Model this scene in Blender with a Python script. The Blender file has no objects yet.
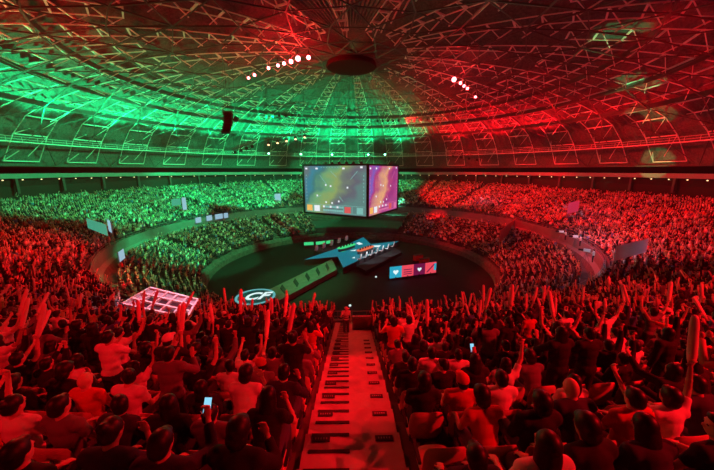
import bpy, bmesh, math, random
import numpy as np
from mathutils import Vector, Matrix, Euler
PI = math.pi
rnd = random.Random(7)
C = bpy.context.scene.collection
SC = bpy.context.scene

# ------------------------------------------------------------------ camera, world, lights, exposure
F_PX, W_PX, H_PX = 300.0, 714.0, 470.0
CAM = Vector((0.0, -60.0, 20.0))
PITCH, YAW = math.radians(12.2), math.radians(1.0)
cam_d = bpy.data.cameras.new('camera')
cam_d.sensor_width = 36.0
cam_d.lens = 36.0 * F_PX / W_PX
cam_d.clip_start, cam_d.clip_end = 0.05, 400
cam = bpy.data.objects.new('camera', cam_d)
C.objects.link(cam)
cam.location = CAM
cam.rotation_euler = (PI / 2 - PITCH, 0, -YAW)
SC.camera = cam
CAM_R = Euler((PI / 2 - PITCH, 0, -YAW)).to_matrix()
CAM_RI = CAM_R.transposed()

def ray(px, py):
    return (CAM_R @ Vector(((px - W_PX / 2) / F_PX, -(py - H_PX / 2) / F_PX, -1.0))).normalized()
def at_z(px, py, z):
    d = ray(px, py); return CAM + d * ((z - CAM.z) / d.z)
def at_y(px, py, y):
    d = ray(px, py); return CAM + d * ((y - CAM.y) / d.y)
def proj(p):
    q = CAM_RI @ (Vector(p) - CAM)
    if q.z > -0.05: return (-9999, -9999, -q.z)
    return (W_PX / 2 + F_PX * q.x / -q.z, H_PX / 2 - F_PX * q.y / -q.z, -q.z)

SC.view_settings.view_transform = 'Standard'
SC.view_settings.look = 'None'
SC.view_settings.gamma = 1.0
SC.view_settings.exposure = 0.0
SC.view_settings.use_curve_mapping = False
wd = bpy.data.worlds.new('night'); SC.world = wd; wd.use_nodes = True
wd.node_tree.nodes['Background'].inputs[0].default_value = (0.30, 0.06, 0.07, 1)
wd.node_tree.nodes['Background'].inputs[1].default_value = 0.004

RED = (1.0, 0.004, 0.009)
GREEN = (0.0, 1.0, 0.27)
def spot(loc, target, power, color, deg=90, blend=0.35, radius=0.6):
    l = bpy.data.lights.new('stage_light', 'SPOT')
    l.energy = power; l.color = color; l.spot_size = math.radians(deg); l.spot_blend = blend; l.shadow_soft_size = radius
    o = bpy.data.objects.new('stage_light', l); C.objects.link(o)
    o.location = loc
    o.rotation_euler = (Vector(target) - Vector(loc)).to_track_quat('-Z', 'Y').to_euler()
    return o
def point(loc, power, color, radius=0.4):
    l = bpy.data.lights.new('lamp_light', 'POINT'); l.energy = power; l.color = color; l.shadow_soft_size = radius
    o = bpy.data.objects.new('lamp_light', l); C.objects.link(o); o.location = loc; return o
def pol(r, deg, z):
    a = math.radians(deg); return Vector((r * math.cos(a), r * math.sin(a), z))

K = 1.0
# red: the near stands, from the rig behind and above the camera and from the middle of the roof
spot((-9, -64, 24.5), (-12, -48, 12), 3200 * K, RED, 100, .6, .15)
spot((15, -61, 25.5), (9, -50, 13), 15000 * K, RED, 105, .6, .15)
spot((-20, -34, 31), (-16, -50, 13), 20000 * K, RED, 80, .5, .3)
spot((22, -36, 31), (14, -50, 13), 27000 * K, RED, 84, .5, .3)
spot((-10, -22, 34), (-40, -34, 12), 80000 * K, RED, 60, .3, .4)
spot((24, -14, 34), (50, -26, 13), 70000 * K, RED, 70, .4, .4)
spot((26, 4, 34), (58, 10, 13), 120000 * K, RED, 74, .4, .4)
spot((14, 24, 34), (46, 44, 12), 150000 * K, RED, 62, .3, .4)
spot((2, -10, 34), (34, -12, 4), 90000 * K, RED, 40, .4, .4)
spot((12, 8, 34), (32, 16, 4), 60000 * K, RED, 34, .4, .4)
spot((3, -38, 32), (0, -53.5, 14.5), 26000 * K, RED, 15, .5, .15)  # added narrow spot that brightens the aisle stairs
# green: the stands across the floor
spot((4, 30, 34), (20, 62, 12), 75000 * K, GREEN, 28, .5, .4)
spot((-8, 8, 34), (-35, -7, 4), 90000 * K, GREEN, 22, .5, .4)
spot((-18, 10, 34), (-13, 36, 4), 60000 * K, GREEN, 34, .4, .4)
spot((-6, 2, 34), (-27, -21, 4), 80000 * K, GREEN, 17, .5, .4)
spot((-26, 6, 34), (-60, 14, 13), 100000 * K, GREEN, 74, .3, .4)
spot((-20, 22, 34), (-42, 46, 12), 115000 * K, GREEN, 70, .35, .4)
spot((-6, 30, 34), (-6, 64, 12), 90000 * K, GREEN, 66, .35, .4)
spot((0, 0, 34), (-34, 4, 4), 90000 * K, GREEN, 38, .35, .4)
spot((-2, 10, 34), (-25, 27, 3), 70000 * K, GREEN, 34, .4, .4)
# uplights on the ring catwalk washing the dome
for a in range(72, 176, 13):
    spot(pol(59.5, a, 24.4), pol(55.0, a, 34), 36000 * K, GREEN, 112, .7, .3)
for a in range(176, 202, 12):
    spot(pol(59.5, a, 24.4), pol(55.0, a, 34), 26000 * K, GREEN, 112, .7, .3)
for a in range(-38, 66, 13):
    spot(pol(59.5, a, 24.4), pol(55.0, a, 34), (6000 if a < 15 else 30000) * K, RED, 112, .7, .3)
for a in (214, 228):
    spot(pol(50, a, 24.0), pol(34, a, 34), 7000 * K, RED, 130, .6, .3)
for x, y in ((-36, -38), (38, -38)):
    spot((x, y, 18.5), (x * .8, y + 12, 34), 3500 * K, RED, 120, .7, .2)  # added low red spots, not on the catwalk, brighten the struts
# washes from the floor rig up into the middle of the dome
spot((-4, 18, 7), (-6, 6, 38), 11000 * K, (1.0, 0.12, 0.10), 70, .7, .4)
spot((4, 16, 7), (2, 22, 38), 13000 * K, (0.9, 0.55, 0.30), 60, .7, .4)
spot((16, -4, 6), (14, -34, 36), 5000 * K, (1.0, 0.02, 0.04), 70, .7, .4)
spot((4, 0, 6), (14, -30, 37), 16000 * K, (0.10, 1.0, 0.45), 30, .6, .4)
for tg, pw in (((35, -15, 37), 70000), ((49.9, -3.1, 34.8), 90000), ((60, 4, 31), 50000), ((69, 9, 21.5), 70000)):
    spot((20, 6, 9), tg, pw * K, (0.05, 1.0, 0.3), 8.5, .35, .2)

# ------------------------------------------------------------------ materials
def mat(name, col, rough=.6, metal=0.0, noise=0.0, scale=8.0, emit=None, estr=0.0, spec=.4):
    m = bpy.data.materials.new(name); m.use_nodes = True
    nt = m.node_tree; b = nt.nodes['Principled BSDF']
    b.inputs['Roughness'].default_value = rough; b.inputs['Metallic'].default_value = metal
    b.inputs['Specular IOR Level'].default_value = spec
    c = (*col, 1)
    if noise > 0:
        tc = nt.nodes.new('ShaderNodeTexCoord'); n = nt.nodes.new('ShaderNodeTexNoise'); r = nt.nodes.new('ShaderNodeValToRGB')
        n.inputs['Scale'].default_value = scale; n.inputs['Detail'].default_value = 5
        nt.links.new(tc.outputs['Object'], n.inputs['Vector']); nt.links.new(n.outputs['Fac'], r.inputs['Fac'])
        r.color_ramp.elements[0].position = .3; r.color_ramp.elements[1].position = .7
        r.color_ramp.elements[0].color = (*[max(0, x * (1 - noise)) for x in col], 1)
        r.color_ramp.elements[1].color = (*[min(1, x * (1 + noise)) for x in col], 1)
        nt.links.new(r.outputs['Color'], b.inputs['Base Color'])
    else:
        b.inputs['Base Color'].default_value = c
    if emit:
        b.inputs['Emission Color'].default_value = (*emit, 1); b.inputs['Emission Strength'].default_value = estr
    return m
M = {}
M['concrete'] = mat('dark_concrete', (.10, .095, .09), .85, noise=.35, scale=1.5)
M['step'] = mat('stair_concrete', (.50, .47, .45), .8, noise=.12, scale=5)
M['black'] = mat('black_matte', (.012, .012, .013), .7)
M['floor'] = mat('arena_floor', (.008, .008, .009), .8, noise=.3, scale=.6)
M['deck'] = mat('stage_deck', (.05, .05, .055), .4)
M['band'] = mat('fascia_panel', (.17, .17, .18), .55, noise=.15, scale=.5)
M['steel_light'] = mat('light_steel', (.8, .8, .8), .45, .0)
M['steel_dark'] = mat('dark_steel', (.07, .07, .075), .5, .3)
M['steel_mid'] = mat('mid_steel', (.25, .25, .26), .5, .3)
M['seat'] = mat('seat_plastic', (.55, .30, .24), .38, noise=.06, scale=6)
M['skin_a'] = mat('skin_light', (.62, .42, .32), .5)
M['skin_b'] = mat('skin_tan', (.42, .27, .19), .5)
M['hair'] = mat('black_hair', (.012, .010, .009), .45, noise=.4, scale=60)
M['hair_b'] = mat('brown_hair', (.05, .03, .02), .45, noise=.4, scale=60)
M['sh_black'] = mat('black_cloth', (.014, .014, .016), .85)
M['sh_navy'] = mat('navy_cloth', (.03, .035, .07), .85)
M['sh_grey'] = mat('grey_cloth', (.16, .16, .17), .85)
M['sh_white'] = mat('white_cloth', (.75, .73, .72), .8, noise=.05, scale=9)
M['sh_red'] = mat('red_cloth', (.55, .06, .05), .8)
M['sh_blue'] = mat('blue_cloth', (.10, .22, .55), .8)
M['trousers'] = mat('dark_trousers', (.03, .03, .04), .85)
M['jeans'] = mat('denim', (.06, .08, .14), .85)
M['shoe'] = mat('shoe_rubber', (.10, .10, .10), .6)
M['stick'] = mat('inflated_film', (.80, .62, .58), .3, noise=.05, scale=10)
M['white'] = mat('white_paint', (.8, .8, .8), .5)
M['phone_screen'] = mat('lit_phone_screen', (.02, .02, .02), .3, emit=(.25, .65, .9), estr=1.1)

def shell_material():
    m = bpy.data.materials.new('dome_cladding'); m.use_nodes = True
    nt = m.node_tree; b = nt.nodes['Principled BSDF']
    tc = nt.nodes.new('ShaderNodeTexCoord'); mp = nt.nodes.new('ShaderNodeMapping')
    n = nt.nodes.new('ShaderNodeTexNoise'); r = nt.nodes.new('ShaderNodeValToRGB')
    mp.inputs['Scale'].default_value = (1, 1, 1)
    n.inputs['Scale'].default_value = 2.5; n.inputs['Detail'].default_value = 8; n.inputs['Roughness'].default_value = .75
    nt.links.new(tc.outputs['Object'], mp.inputs['Vector']); nt.links.new(mp.outputs['Vector'], n.inputs['Vector'])
    nt.links.new(n.outputs['Fac'], r.inputs['Fac'])
    r.color_ramp.elements[0].position = .35; r.color_ramp.elements[0].color = (.05, .05, .05, 1)
    r.color_ramp.elements[1].position = .68; r.color_ramp.elements[1].color = (.16, .16, .16, 1)
    nt.links.new(r.outputs['Color'], b.inputs['Base Color'])
    b.inputs['Roughness'].default_value = .75
    return m
M['shell'] = shell_material()

# ------------------------------------------------------------------ mesh helpers
class MB:
    """collects polygons of one mesh"""
    def __init__(s): s.v = []; s.f = []
    def add(s, vs, fs):
        o = len(s.v); s.v += [tuple(v) for v in vs]; s.f += [tuple(i + o for i in f) for f in fs]; return s
    def box(s, c, d, rot=None):
        c = Vector(c); vs = []
        for x in (-.5, .5):
            for y in (-.5, .5):
                for z in (-.5, .5):
                    p = Vector((x * d[0], y * d[1], z * d[2]))
                    if rot is not None: p = rot @ p
                    vs.append(c + p)
        return s.add(vs, [(0, 1, 3, 2), (4, 6, 7, 5), (0, 4, 5, 1), (2, 3, 7, 6), (0, 2, 6, 4), (1, 5, 7, 3)])
    def bar(s, a, b, w, n=4, w2=None, cap=True):
        a = Vector(a); b = Vector(b); d = b - a
        if d.length < 1e-6: return s
        d.normalize(); u = d.orthogonal() if abs(d.z) > .99 else d.cross(Vector((0, 0, 1)))
        u.normalize(); v = d.cross(u); w2 = w if w2 is None else w2
        vs = []
        for p, ww in ((a, w), (b, w2)):
            for k in range(n):
                t = 2 * PI * (k + .5) / n; vs.append(p + (u * math.cos(t) + v * math.sin(t)) * ww)
        fs = [(k, (k + 1) % n, n + (k + 1) % n, n + k) for k in range(n)]
        if cap: fs += [tuple(range(n - 1, -1, -1)), tuple(range(n, 2 * n))]
        return s.add(vs, fs)
    def path(s, pts, w, n=4, closed=False):
        """continuous tube along points; w a number or list"""
        pts = [Vector(p) for p in pts]; m = len(pts); ws = w if isinstance(w, (list, tuple)) else [w] * m
        vs = []
        for i, p in enumerate(pts):
            a = pts[(i - 1) % m] if (closed or i > 0) else p
            b = pts[(i + 1) % m] if (closed or i < m - 1) else p
            d = (b - a).normalized(); u = d.cross(Vector((0, 0, 1)))
            if u.length < 1e-3: u = d.cross(Vector((0, 1, 0)))
            u.normalize(); v = d.cross(u)
            for k in range(n):
                t = 2 * PI * (k + .5) / n; vs.append(p + (u * math.cos(t) + v * math.sin(t)) * ws[i])
        fs = []
        for i in range(m if closed else m - 1):
            j = (i + 1) % m
            for k in range(n): fs.append((i * n + k, i * n + (k + 1) % n, j * n + (k + 1) % n, j * n + k))
        if not closed: fs += [tuple(range(n - 1, -1, -1)), tuple(range((m - 1) * n, m * n))]
        return s.add(vs, fs)
    def ball(s, c, r, nu=12, nv=8, rot=None):
        c = Vector(c); r = (r, r, r) if not isinstance(r, (tuple, list)) else r; vs = []
        for i in range(nv + 1):
            ph = PI * i / nv
            if i in (0, nv):
                p = Vector((0, 0, r[2] * math.cos(ph))); vs.append(c + (rot @ p if rot is not None else p)); continue
            for j in range(nu):
                t = 2 * PI * j / nu
                p = Vector((r[0] * math.sin(ph) * math.cos(t), r[1] * math.sin(ph) * math.sin(t), r[2] * math.cos(ph)))
                vs.append(c + (rot @ p if rot is not None else p))
        fs = [(0, 1 + j, 1 + (j + 1) % nu) for j in range(nu)]
        for i in range(nv - 2):
            a = 1 + i * nu
            for j in range(nu): fs.append((a + j, a + nu + j, a + nu + (j + 1) % nu, a + (j + 1) % nu))
        a = 1 + (nv - 2) * nu; e = len(vs) - 1
        fs += [(e, a + (j + 1) % nu, a + j) for j in range(nu)]
        return s.add(vs, fs)
    def prism(s, pts, z0, z1):
        n = len(pts); vs = [(p[0], p[1], z0) for p in pts] + [(p[0], p[1], z1) for p in pts]
        return s.add(vs, [tuple(range(n - 1, -1, -1)), tuple(range(n, 2 * n))] + [(k, (k + 1) % n, n + (k + 1) % n, n + k) for k in range(n)])
    def mesh(s, name, m, smooth=False):
        me = bpy.data.meshes.new(name); me.from_pydata(s.v, [], s.f)
        if m is not None: me.materials.append(m)
        if smooth: me.polygons.foreach_set('use_smooth', [True] * len(me.polygons))
        me.update(); return me
    def build(s, name, m, parent=None, loc=None, smooth=False):
        return link(name, s.mesh(name, m, smooth), parent, loc)
def link(name, me, parent=None, loc=None):
    o = bpy.data.objects.new(name, me); C.objects.link(o)
    if parent is not None: o.parent = parent
    if loc is not None: o.location = loc
    return o
def tag(o, label, cat=None, group=None, kind=None):
    if label: o['label'] = label
    if cat: o['category'] = cat
    if group: o['group'] = group
    if kind: o['kind'] = kind
    return o
def thing(name, label, cat, loc=(0, 0, 0), rz=0, group=None):
    o = bpy.data.objects.new(name, None); C.objects.link(o); o.location = loc; o.rotation_euler = (0, 0, rz)
    o.empty_display_size = .2
    return tag(o, label, cat, group)
def struct(name, mb, m, label=None, parent=None):
    o = mb.build(name, m, parent)
    if parent is None: o['kind'] = 'structure'
    if label: o['label'] = label
    return o
def copy_tree(o, parent=None):
    c = o.copy(); C.objects.link(c); c.parent = parent
    for ch in o.children: copy_tree(ch, c)
    return c
def mirror_x(p): return Vector((-p[0], p[1], p[2]))

# ------------------------------------------------------------------ the bowl: profile functions
def dnear(x, y):
    a = math.degrees(math.atan2(y, x)) + 90.0
    a = (a + 180) % 360 - 180
    return abs(a)
def wnear(x, y): return math.exp(-(dnear(x, y) / 45.0) ** 2)
def sag(x, y): return 2.0 * (x * x / (x * x + y * y))
def z_up(r, x, y): return 8.0 + .25 * (r - 40) - sag(x, y) * (r - 40) / 29 * (1 - wnear(x, y)) + wnear(x, y) * (1 + 3.5 * (r - 40) / 20.0)
def z_lo(r): return 1.6 + .43 * (r - 28)
UP0, UPP, UPN = 40.9, .85, 33
LO0, LOP, LON = 28.4, .85, 12
NSEG = 288
def rev(rs_z, name, m, seg=NSEG, a0=0, a1=360):
    """surface of revolution through [(r, z or function)]"""
    mb = MB(); n = seg; closed = (a1 - a0) >= 360; cols = n if closed else n + 1; vs = []
    for (r, z) in rs_z:
        for j in range(cols):
            a = math.radians(a0 + (a1 - a0) * j / n); x, y = r * math.cos(a), r * math.sin(a)
            vs.append((x, y, z(x, y) if callable(z) else z))
    fs = []
    for i in range(len(rs_z) - 1):
        for j in range(n if closed else n):
            k = (j + 1) % cols
            fs.append((i * cols + j, i * cols + k, (i + 1) * cols + k, (i + 1) * cols + j))
    mb.add(vs, fs); return mb

o = struct('floor', rev([(.01, 0), (29, 0)], 'floor', None, 96), M['floor'], 'dark arena floor around the stage')
prof = []
for k in range(LON):
    r = LO0 + LOP * k; z = z_lo(r)
    prof += [(r - .42, z), (r + .42, z)]
prof += [(39.0, z_lo(LO0 + LOP * (LON - 1))), (39.4, 6.6)]
struct('floor_lower_terrace', rev([(27.62, 0.02), (27.62, 1.0)] + prof, 'x', None), M['concrete'], 'stepped concrete terrace of the lower tier')
prof = []
for k in range(UPN):
    r = UP0 + UPP * k
    f = (lambda rr: (lambda x, y: z_up(rr, x, y)))(r)
    prof += [(r - .42, f), (r + .42, f)]
struct('floor_upper_terrace', rev([(40.2, lambda x, y: z_up(40, x, y) - .3)] + prof + [(69.4, lambda x, y: z_up(69, x, y) + .2)], 'x', None), M['concrete'], 'stepped concrete terrace of the upper tier')
# fascia of the upper tier (the pale ring) and the floor barrier
band = rev([(39.4, 6.6), (39.9, lambda x, y: 6.9 + wnear(x, y)), (39.9, lambda x, y: 8.4 + wnear(x, y)), (40.15, lambda x, y: 8.4 + wnear(x, y)), (40.2, lambda x, y: z_up(40, x, y) - .3)], 'x', None)
struct('trim_1', band, M['band'], 'pale fascia ring along the front of the upper tier')
struct('trim_2', rev([(27.3, 0), (27.3, 1.1), (27.6, 1.1), (27.6, 0)], 'x', None), M['concrete'], 'pale barrier ring around the arena floor')
# rail on the fascia
mb = MB()
for rr, dz in ((40.0, 1.0), (40.0, .6)):
    pts = []
    for j in range(240):
        a = 2 * PI * j / 240; x, y = rr * math.cos(a), rr * math.sin(a); pts.append((x, y, 8.4 + wnear(x, y) + dz - .35))
    mb.path(pts, .025, 4, True)
for j in range(240):
    a = 2 * PI * j / 240; x, y = 40.0 * math.cos(a), 40.0 * math.sin(a); z = 8.4 + wnear(x, y); mb.bar((x, y, z - .02), (x, y, z + .66), .02)
struct('trim_3', mb, M['steel_mid'], 'thin metal guard rail on the fascia ring')

# upper rear wall, painted black for the shade of the openings, with pillars
def topz(x, y): return z_up(69, x, y)
struct('wall_rear', rev([(69.4, lambda x, y: topz(x, y) - .1), (71.0, lambda x, y: topz(x, y) + .6), (71.0, lambda x, y: max(18.6 - sag(x, y), topz(x, y) + 1.5)), (70.4, lambda x, y: max(19.2, topz(x, y) + 2))], 'x', None), M['black'], 'rear wall under the dome ring, black in place of shaded openings')
pil = MB().box((0, 0, 1.9), (.5, .5, 3.8)).mesh('pillar', M['steel_dark'])
for j in range(48):
    a = 7.5 * j + 3.75
    if 225 < a < 315: continue
    p = pol(70.0, a, 0); o = link('pillar', pil, None, (p.x, p.y, 15.2)); o.rotation_euler.z = math.radians(a)
    tag(o, 'short steel pillar carrying the dome ring', None, 'pillars under the dome ring', 'structure')

# ------------------------------------------------------------------ the dome
RS, ZC = 174.0, None
def zdome(r): return 26.0 + 13.2 * max(0.0, 1 - (r / 66.0) ** 2) ** .62
skirt = [(70.6, 18.8), (70.0, 21.0), (69.0, 23.0), (67.6, 24.8)]
def zskirt(r):
    return zdome(r) if r <= 66 else 26.0 - (r - 66) / 4.6 * 7.2
# shell, folded between the ribs
mb = MB(); NS = 384; rows = [70.6, 70.0, 69.0, 67.6, 66, 64.5, 62, 58, 54, 50, 46, 42, 38, 34, 30, 26, 22, 18, 14, 10, 7, 5.2, .3]
vs = []
for i, r in enumerate(rows):
    z = skirt[i][1] if i < 4 else zdome(r)
    for j in range(NS):
        a = 2 * PI * j / NS; fold = (0.45 if j % 2 else -.1) * min(1, r / 50) if 3 < i else 0
        vs.append((r * math.cos(a), r * math.sin(a), z + 2.0 + fold))
fs = []
for i in range(len(rows) - 1):
    for j in range(NS):
        k = (j + 1) % NS; fs.append((i * NS + j, (i + 1) * NS + j, (i + 1) * NS + k, i * NS + k))
mb.add(vs, fs)
ceiling = struct('ceiling', mb, M['shell'], 'folded metal cladding of the dome roof')
# one rib: a pair of chords with rungs and webs to the inner chord
def rib_mesh(rmin):
    mb = MB(); h = 2 * PI / 36 * .27; rr = []
    r = 69.5
    while r > rmin: rr.append(r); r -= 3.3
    def up(r, a): return Vector((r * math.cos(a), r * math.sin(a), zskirt(r) + 1.3))
    def lo(r, a=0): return Vector((r * math.cos(a), r * math.sin(a), zskirt(r) - .3))
    for i in range(len(rr)):
        r = rr[i]; a = h
        mb.bar(up(r, -a), up(r, a), .14, cap=False)
        if i + 1 < len(rr):
            q = rr[i + 1]
            mb.bar(up(r, a), lo(.3 * r + .7 * q, a * .6), .10, cap=False)
            mb.bar(up(q, -a), lo(.5 * (r + q)), .06, cap=False)
            for s in (-1, 1): mb.bar(up(r, s * a), up(q, s * a), .085, cap=False)
    return mb
ribs = {True: rib_mesh(8).mesh('rib', M['steel_light']), False: rib_mesh(30).mesh('rib', M['steel_light'])}
for j in range(36):
    o = link('rib', ribs[j % 2 == 0], ceiling); o.rotation_euler.z = 2 * PI * (j + .5) / 36
# inner triangulated lattice, dark paint gives its unlit silhouette
rr = [69.0, 64, 56.5, 48, 41.5, 35, 28.5, 22, 16, 10.5, 5.6]
nn = [36, 36, 36, 36, 36, 36, 18, 18, 18, 18, 9]
mb = MB()
def node(i, j):
    n = nn[i]; off = .5 if i % 2 else 0.0
    a = 2 * PI * (j + off) / n; r = rr[i]; return Vector((r * math.cos(a), r * math.sin(a), zskirt(r) - .4))
for i in range(len(rr)):
    for j in range(nn[i]): mb.bar(node(i, j), node(i, j + 1), .08 if i else .2, cap=False)
    if i + 1 < len(rr):
        if nn[i] == nn[i + 1]:
            for j in range(nn[i]):
                p = node(i, j)
                qs = [(j - 1 if i % 2 == 0 else j + 1), j]
                for q in qs: mb.bar(p, node(i + 1, q), .10, cap=False)
        else:
            offi = .5 if i % 2 else 0; offn = .5 if (i + 1) % 2 else 0
            for j in range(nn[i]):
                t = (j + offi) / 2 - offn; k = math.floor(t)
                mb.bar(node(i, j), node(i + 1, round(t)), .12, cap=False)
                if abs(t - k - .5) < .3: mb.bar(node(i, j), node(i + 1, k if round(t) != k else k + 1), .12, cap=False)
o = struct('lattice', mb, M['steel_dark'], 'dark triangulated lower lattice', ceiling)
# hoops added in dark paint to draw shade bands on the dome; catwalk ring
for r in (58, 50, 42):
    z = zskirt(r) + .9; mb = MB()
    mb.add(rev([(r, z - .4), (r, z + .4), (r - .2, z + .4), (r - .2, z - .4), (r, z - .4)], 'x', None, 96).v, rev([(r, z - .4), (r, z + .4), (r - .2, z + .4), (r - .2, z - .4), (r, z - .4)], 'x', None, 96).f)
    struct('shade_hoop', mb, M['steel_dark'], None, ceiling)
mb = rev([(66, 25.3), (66, 25.5), (64.9, 25.5), (64.9, 25.3), (66, 25.3)], 'x', None, 144)
for j in range(144):
    a = 2 * PI * j / 144
    mb.bar(pol(64.9, 2.5 * j, 25.4), pol(64.9, 2.5 * j, 26.4), .04)
for zz in (25.9, 26.4): mb.path([pol(64.9, 2.5 * j, zz) for j in range(144)], .045, 4, True)
struct('catwalk', mb, M['steel_light'], 'pale ring catwalk', ceiling)
mb = rev([(70.4, 18.3), (70.4, 19.3), (69.6, 19.3), (69.6, 18.3), (70.4, 18.3)], 'x', None, 144)
struct('ring_beam', mb, M['steel_mid'], None, ceiling)
mb = rev([(.01, 38.3), (4.4, 38.2), (4.6, 38.4), (4.4, 39.0), (.01, 39.5)], 'x', None, 48)
struct('apex_disc', mb, mat('apex_paint', (.03, .004, .010), .95, spec=0.05), 'dark round plate at the top of the dome', ceiling)

# ------------------------------------------------------------------ aisle stairs in front of the camera
AW = .68
def awid(r): return AW * (1 + max(0, 57 - r) * .045)
st = MB(); strips = []; plates = []
for k in range(0, 24):
    r = UP0 + UPP * k; z = z_up(r, 0, -r); z1 = z_up(r + UPP, 0, -(r + UPP)); rise = z1 - z
    y = -r
    AWr = awid(r); st.box((0, y - .02, z + .02), (2 * AWr, .84, .06))
    st.box((0, y - .21, z + rise * .25 + .04), (2 * AWr, .42, rise * .5 + .02))
    strips.append((-.47 * AWr, y + .385, z + .055)); strips.append((-.47 * AWr, y - .03, z + rise * .5 + .055)); plates.append((y, z, rise))
stairs = struct('floor_aisle_stairs', st, M['step'], 'pale concrete stairs running down the aisle')
for i, p in enumerate(strips):
    o = MB().box((0, 0, 0), (.56, .05, .012)).build('nosing_strip', M['black'], stairs, p)
for y, z, rise in plates:
    if y > -47: continue
    for s in (-1, 1):
        o = MB().box((0, 0, 0), (.26, .012, .09)).build('row_plate', M['black'], stairs, (s * .37, y + .005, z + rise * .5 - .02 + .0))
        o.rotation_euler.x = 0
        o.location = (s * .66 * awid(-y), y - .10, z + rise * .5 + .057); o.scale = (1, 1, 1); o.rotation_euler.x = PI / 2
        mk = MB()
        for q in range(5): mk.box((-.08 + q * .04, .008, 0), (.018, .004, .03))
        mk.build('row_marks', M['steel_mid'], o)

# ------------------------------------------------------------------ people: posed bodies fused into one surface each
def fuse(mb, name, m, voxel, smooth_it=4):
    me = mb.mesh('raw', None); o = bpy.data.objects.new('raw', me); C.objects.link(o)
    md = o.modifiers.new('r', 'REMESH'); md.mode = 'VOXEL'; md.voxel_size = voxel; md.use_smooth_shade = True
    sm = o.modifiers.new('s', 'SMOOTH'); sm.iterations = smooth_it; sm.factor = .5
    dg = bpy.context.evaluated_depsgraph_get(); dg.update()
    out = bpy.data.meshes.new_from_object(o.evaluated_get(dg)); out.name = name
    out.materials.clear()
    if m is not None: out.materials.append(m)
    out.polygons.foreach_set('use_smooth', [True] * len(out.polygons))
    bpy.data.objects.remove(o); bpy.data.meshes.remove(me)
    return out
def V(*a): return Vector(a)
def limb(mb, pts, ws, n=10):
    for i in range(len(pts) - 1):
        mb.bar(pts[i], pts[i + 1], ws[i], n, ws[i + 1])
        mb.ball(pts[i + 1], ws[i + 1], 10, 6)
    mb.ball(pts[0], ws[0], 10, 6)
def hand(mb, w, d, side, curl):
    """palm and five fingers from wrist w along direction d"""
    d = d.normalized(); up = V(0, 0, 1) if abs(d.z) < .8 else V(0, 1, 0)
    a = d.cross(up).normalized() * side; nrm = a.cross(d).normalized() * side
    R3 = Matrix((a, d, nrm)).transposed()
    mb.ball(w + d * .05, (.040, .052, .017), 10, 6, R3)
    for i, L in enumerate((.068, .078, .072, .056)):
        b = w + d * .088 + a * (.030 - .020 * i)
        m1 = b + (d * math.cos(curl * .6) - nrm * math.sin(curl * .6)) * L * .5
        m2 = m1 + (d * math.cos(curl * 1.7) - nrm * math.sin(curl * 1.7)) * L * .5
        limb(mb, [b, m1, m2], [.0088, .0082, .007], 6)
    b = w + d * .03 + a * .033
    m1 = b + (a * .8 + d * .6).normalized() * .03; m2 = m1 + (d * .9 - nrm * curl * .5).normalized() * .032
    limb(mb, [b, m1, m2], [.011, .0095, .008], 6)

def make_pose(seated, lean, arms, head_turn=0.0, head_pitch=0.0):
    P = {}
    if seated:
        pel = V(0, -.14, .55); P['knee'] = [V(-.11, .30, .52), V(.11, .30, .52)]; P['ankle'] = [V(-.12, .26, .09), V(.12, .26, .09)]
    else:
        pel = V(0, .02, .93); P['knee'] = [V(-.10, .05, .50), V(.10, .05, .50)]; P['ankle'] = [V(-.11, .02, .09), V(.11, .02, .09)]
    up = V(0, math.sin(lean), math.cos(lean)); fw = V(0, math.cos(lean), -math.sin(lean))
    P['pel'] = pel; P['up'] = up; P['fw'] = fw
    P['chest'] = pel + up * .33; P['neck'] = pel + up * .50; P['head'] = pel + up * .655 + fw * .02
    P['sh'] = [pel + up * .455 + V(s * .172, 0, 0) for s in (-1, 1)]
    P['el'], P['wr'], P['hd'] = [], [], []
    for s, a in zip((0, 1), arms):
        sg = -1 if s == 0 else 1; S = P['sh'][s]
        e, w, h = a
        fx = lambda v: V(v[0] * sg, v[1], v[2])
        E = S + fx(e).normalized() * .29; Wp = E + fx(w).normalized() * .26
        P['el'].append(E); P['wr'].append(Wp); P['hd'].append(fx(h).normalized())
    P['turn'] = head_turn; P['pitch'] = head_pitch; P['seated'] = seated
    return P
ARM = {'lap': ((.15, .35, -.9), (-.25, .9, -.25), (-.2, 1, -.3)),
       'down': ((.25, -.05, -1), (.05, .25, -1), (0, .1, -1)),
       'up': ((.45, .35, .85), (.05, .15, 1), (0, .1, 1)),
       'upwide': ((.9, .2, .55), (.35, .1, .9), (.2, .1, 1)),
       'clap': ((.35, .55, -.6), (-.55, .75, .45), (-.3, .6, .8)),
       'phone': ((.25, .75, -.35), (-.35, .55, .85), (-.2, .4, .9)),
       'fwd': ((.3, .9, .05), (.0, .75, .65), (0, .6, .8)),
       'cheek': ((.3, .5, -.7), (-.45, .35, .9), (-.3, .1, 1))}
CURL = {'lap': .5, 'down': .45, 'up': 1.25, 'upwide': 1.25, 'clap': .15, 'phone': 1.0, 'fwd': 1.2, 'cheek': .6}
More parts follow.
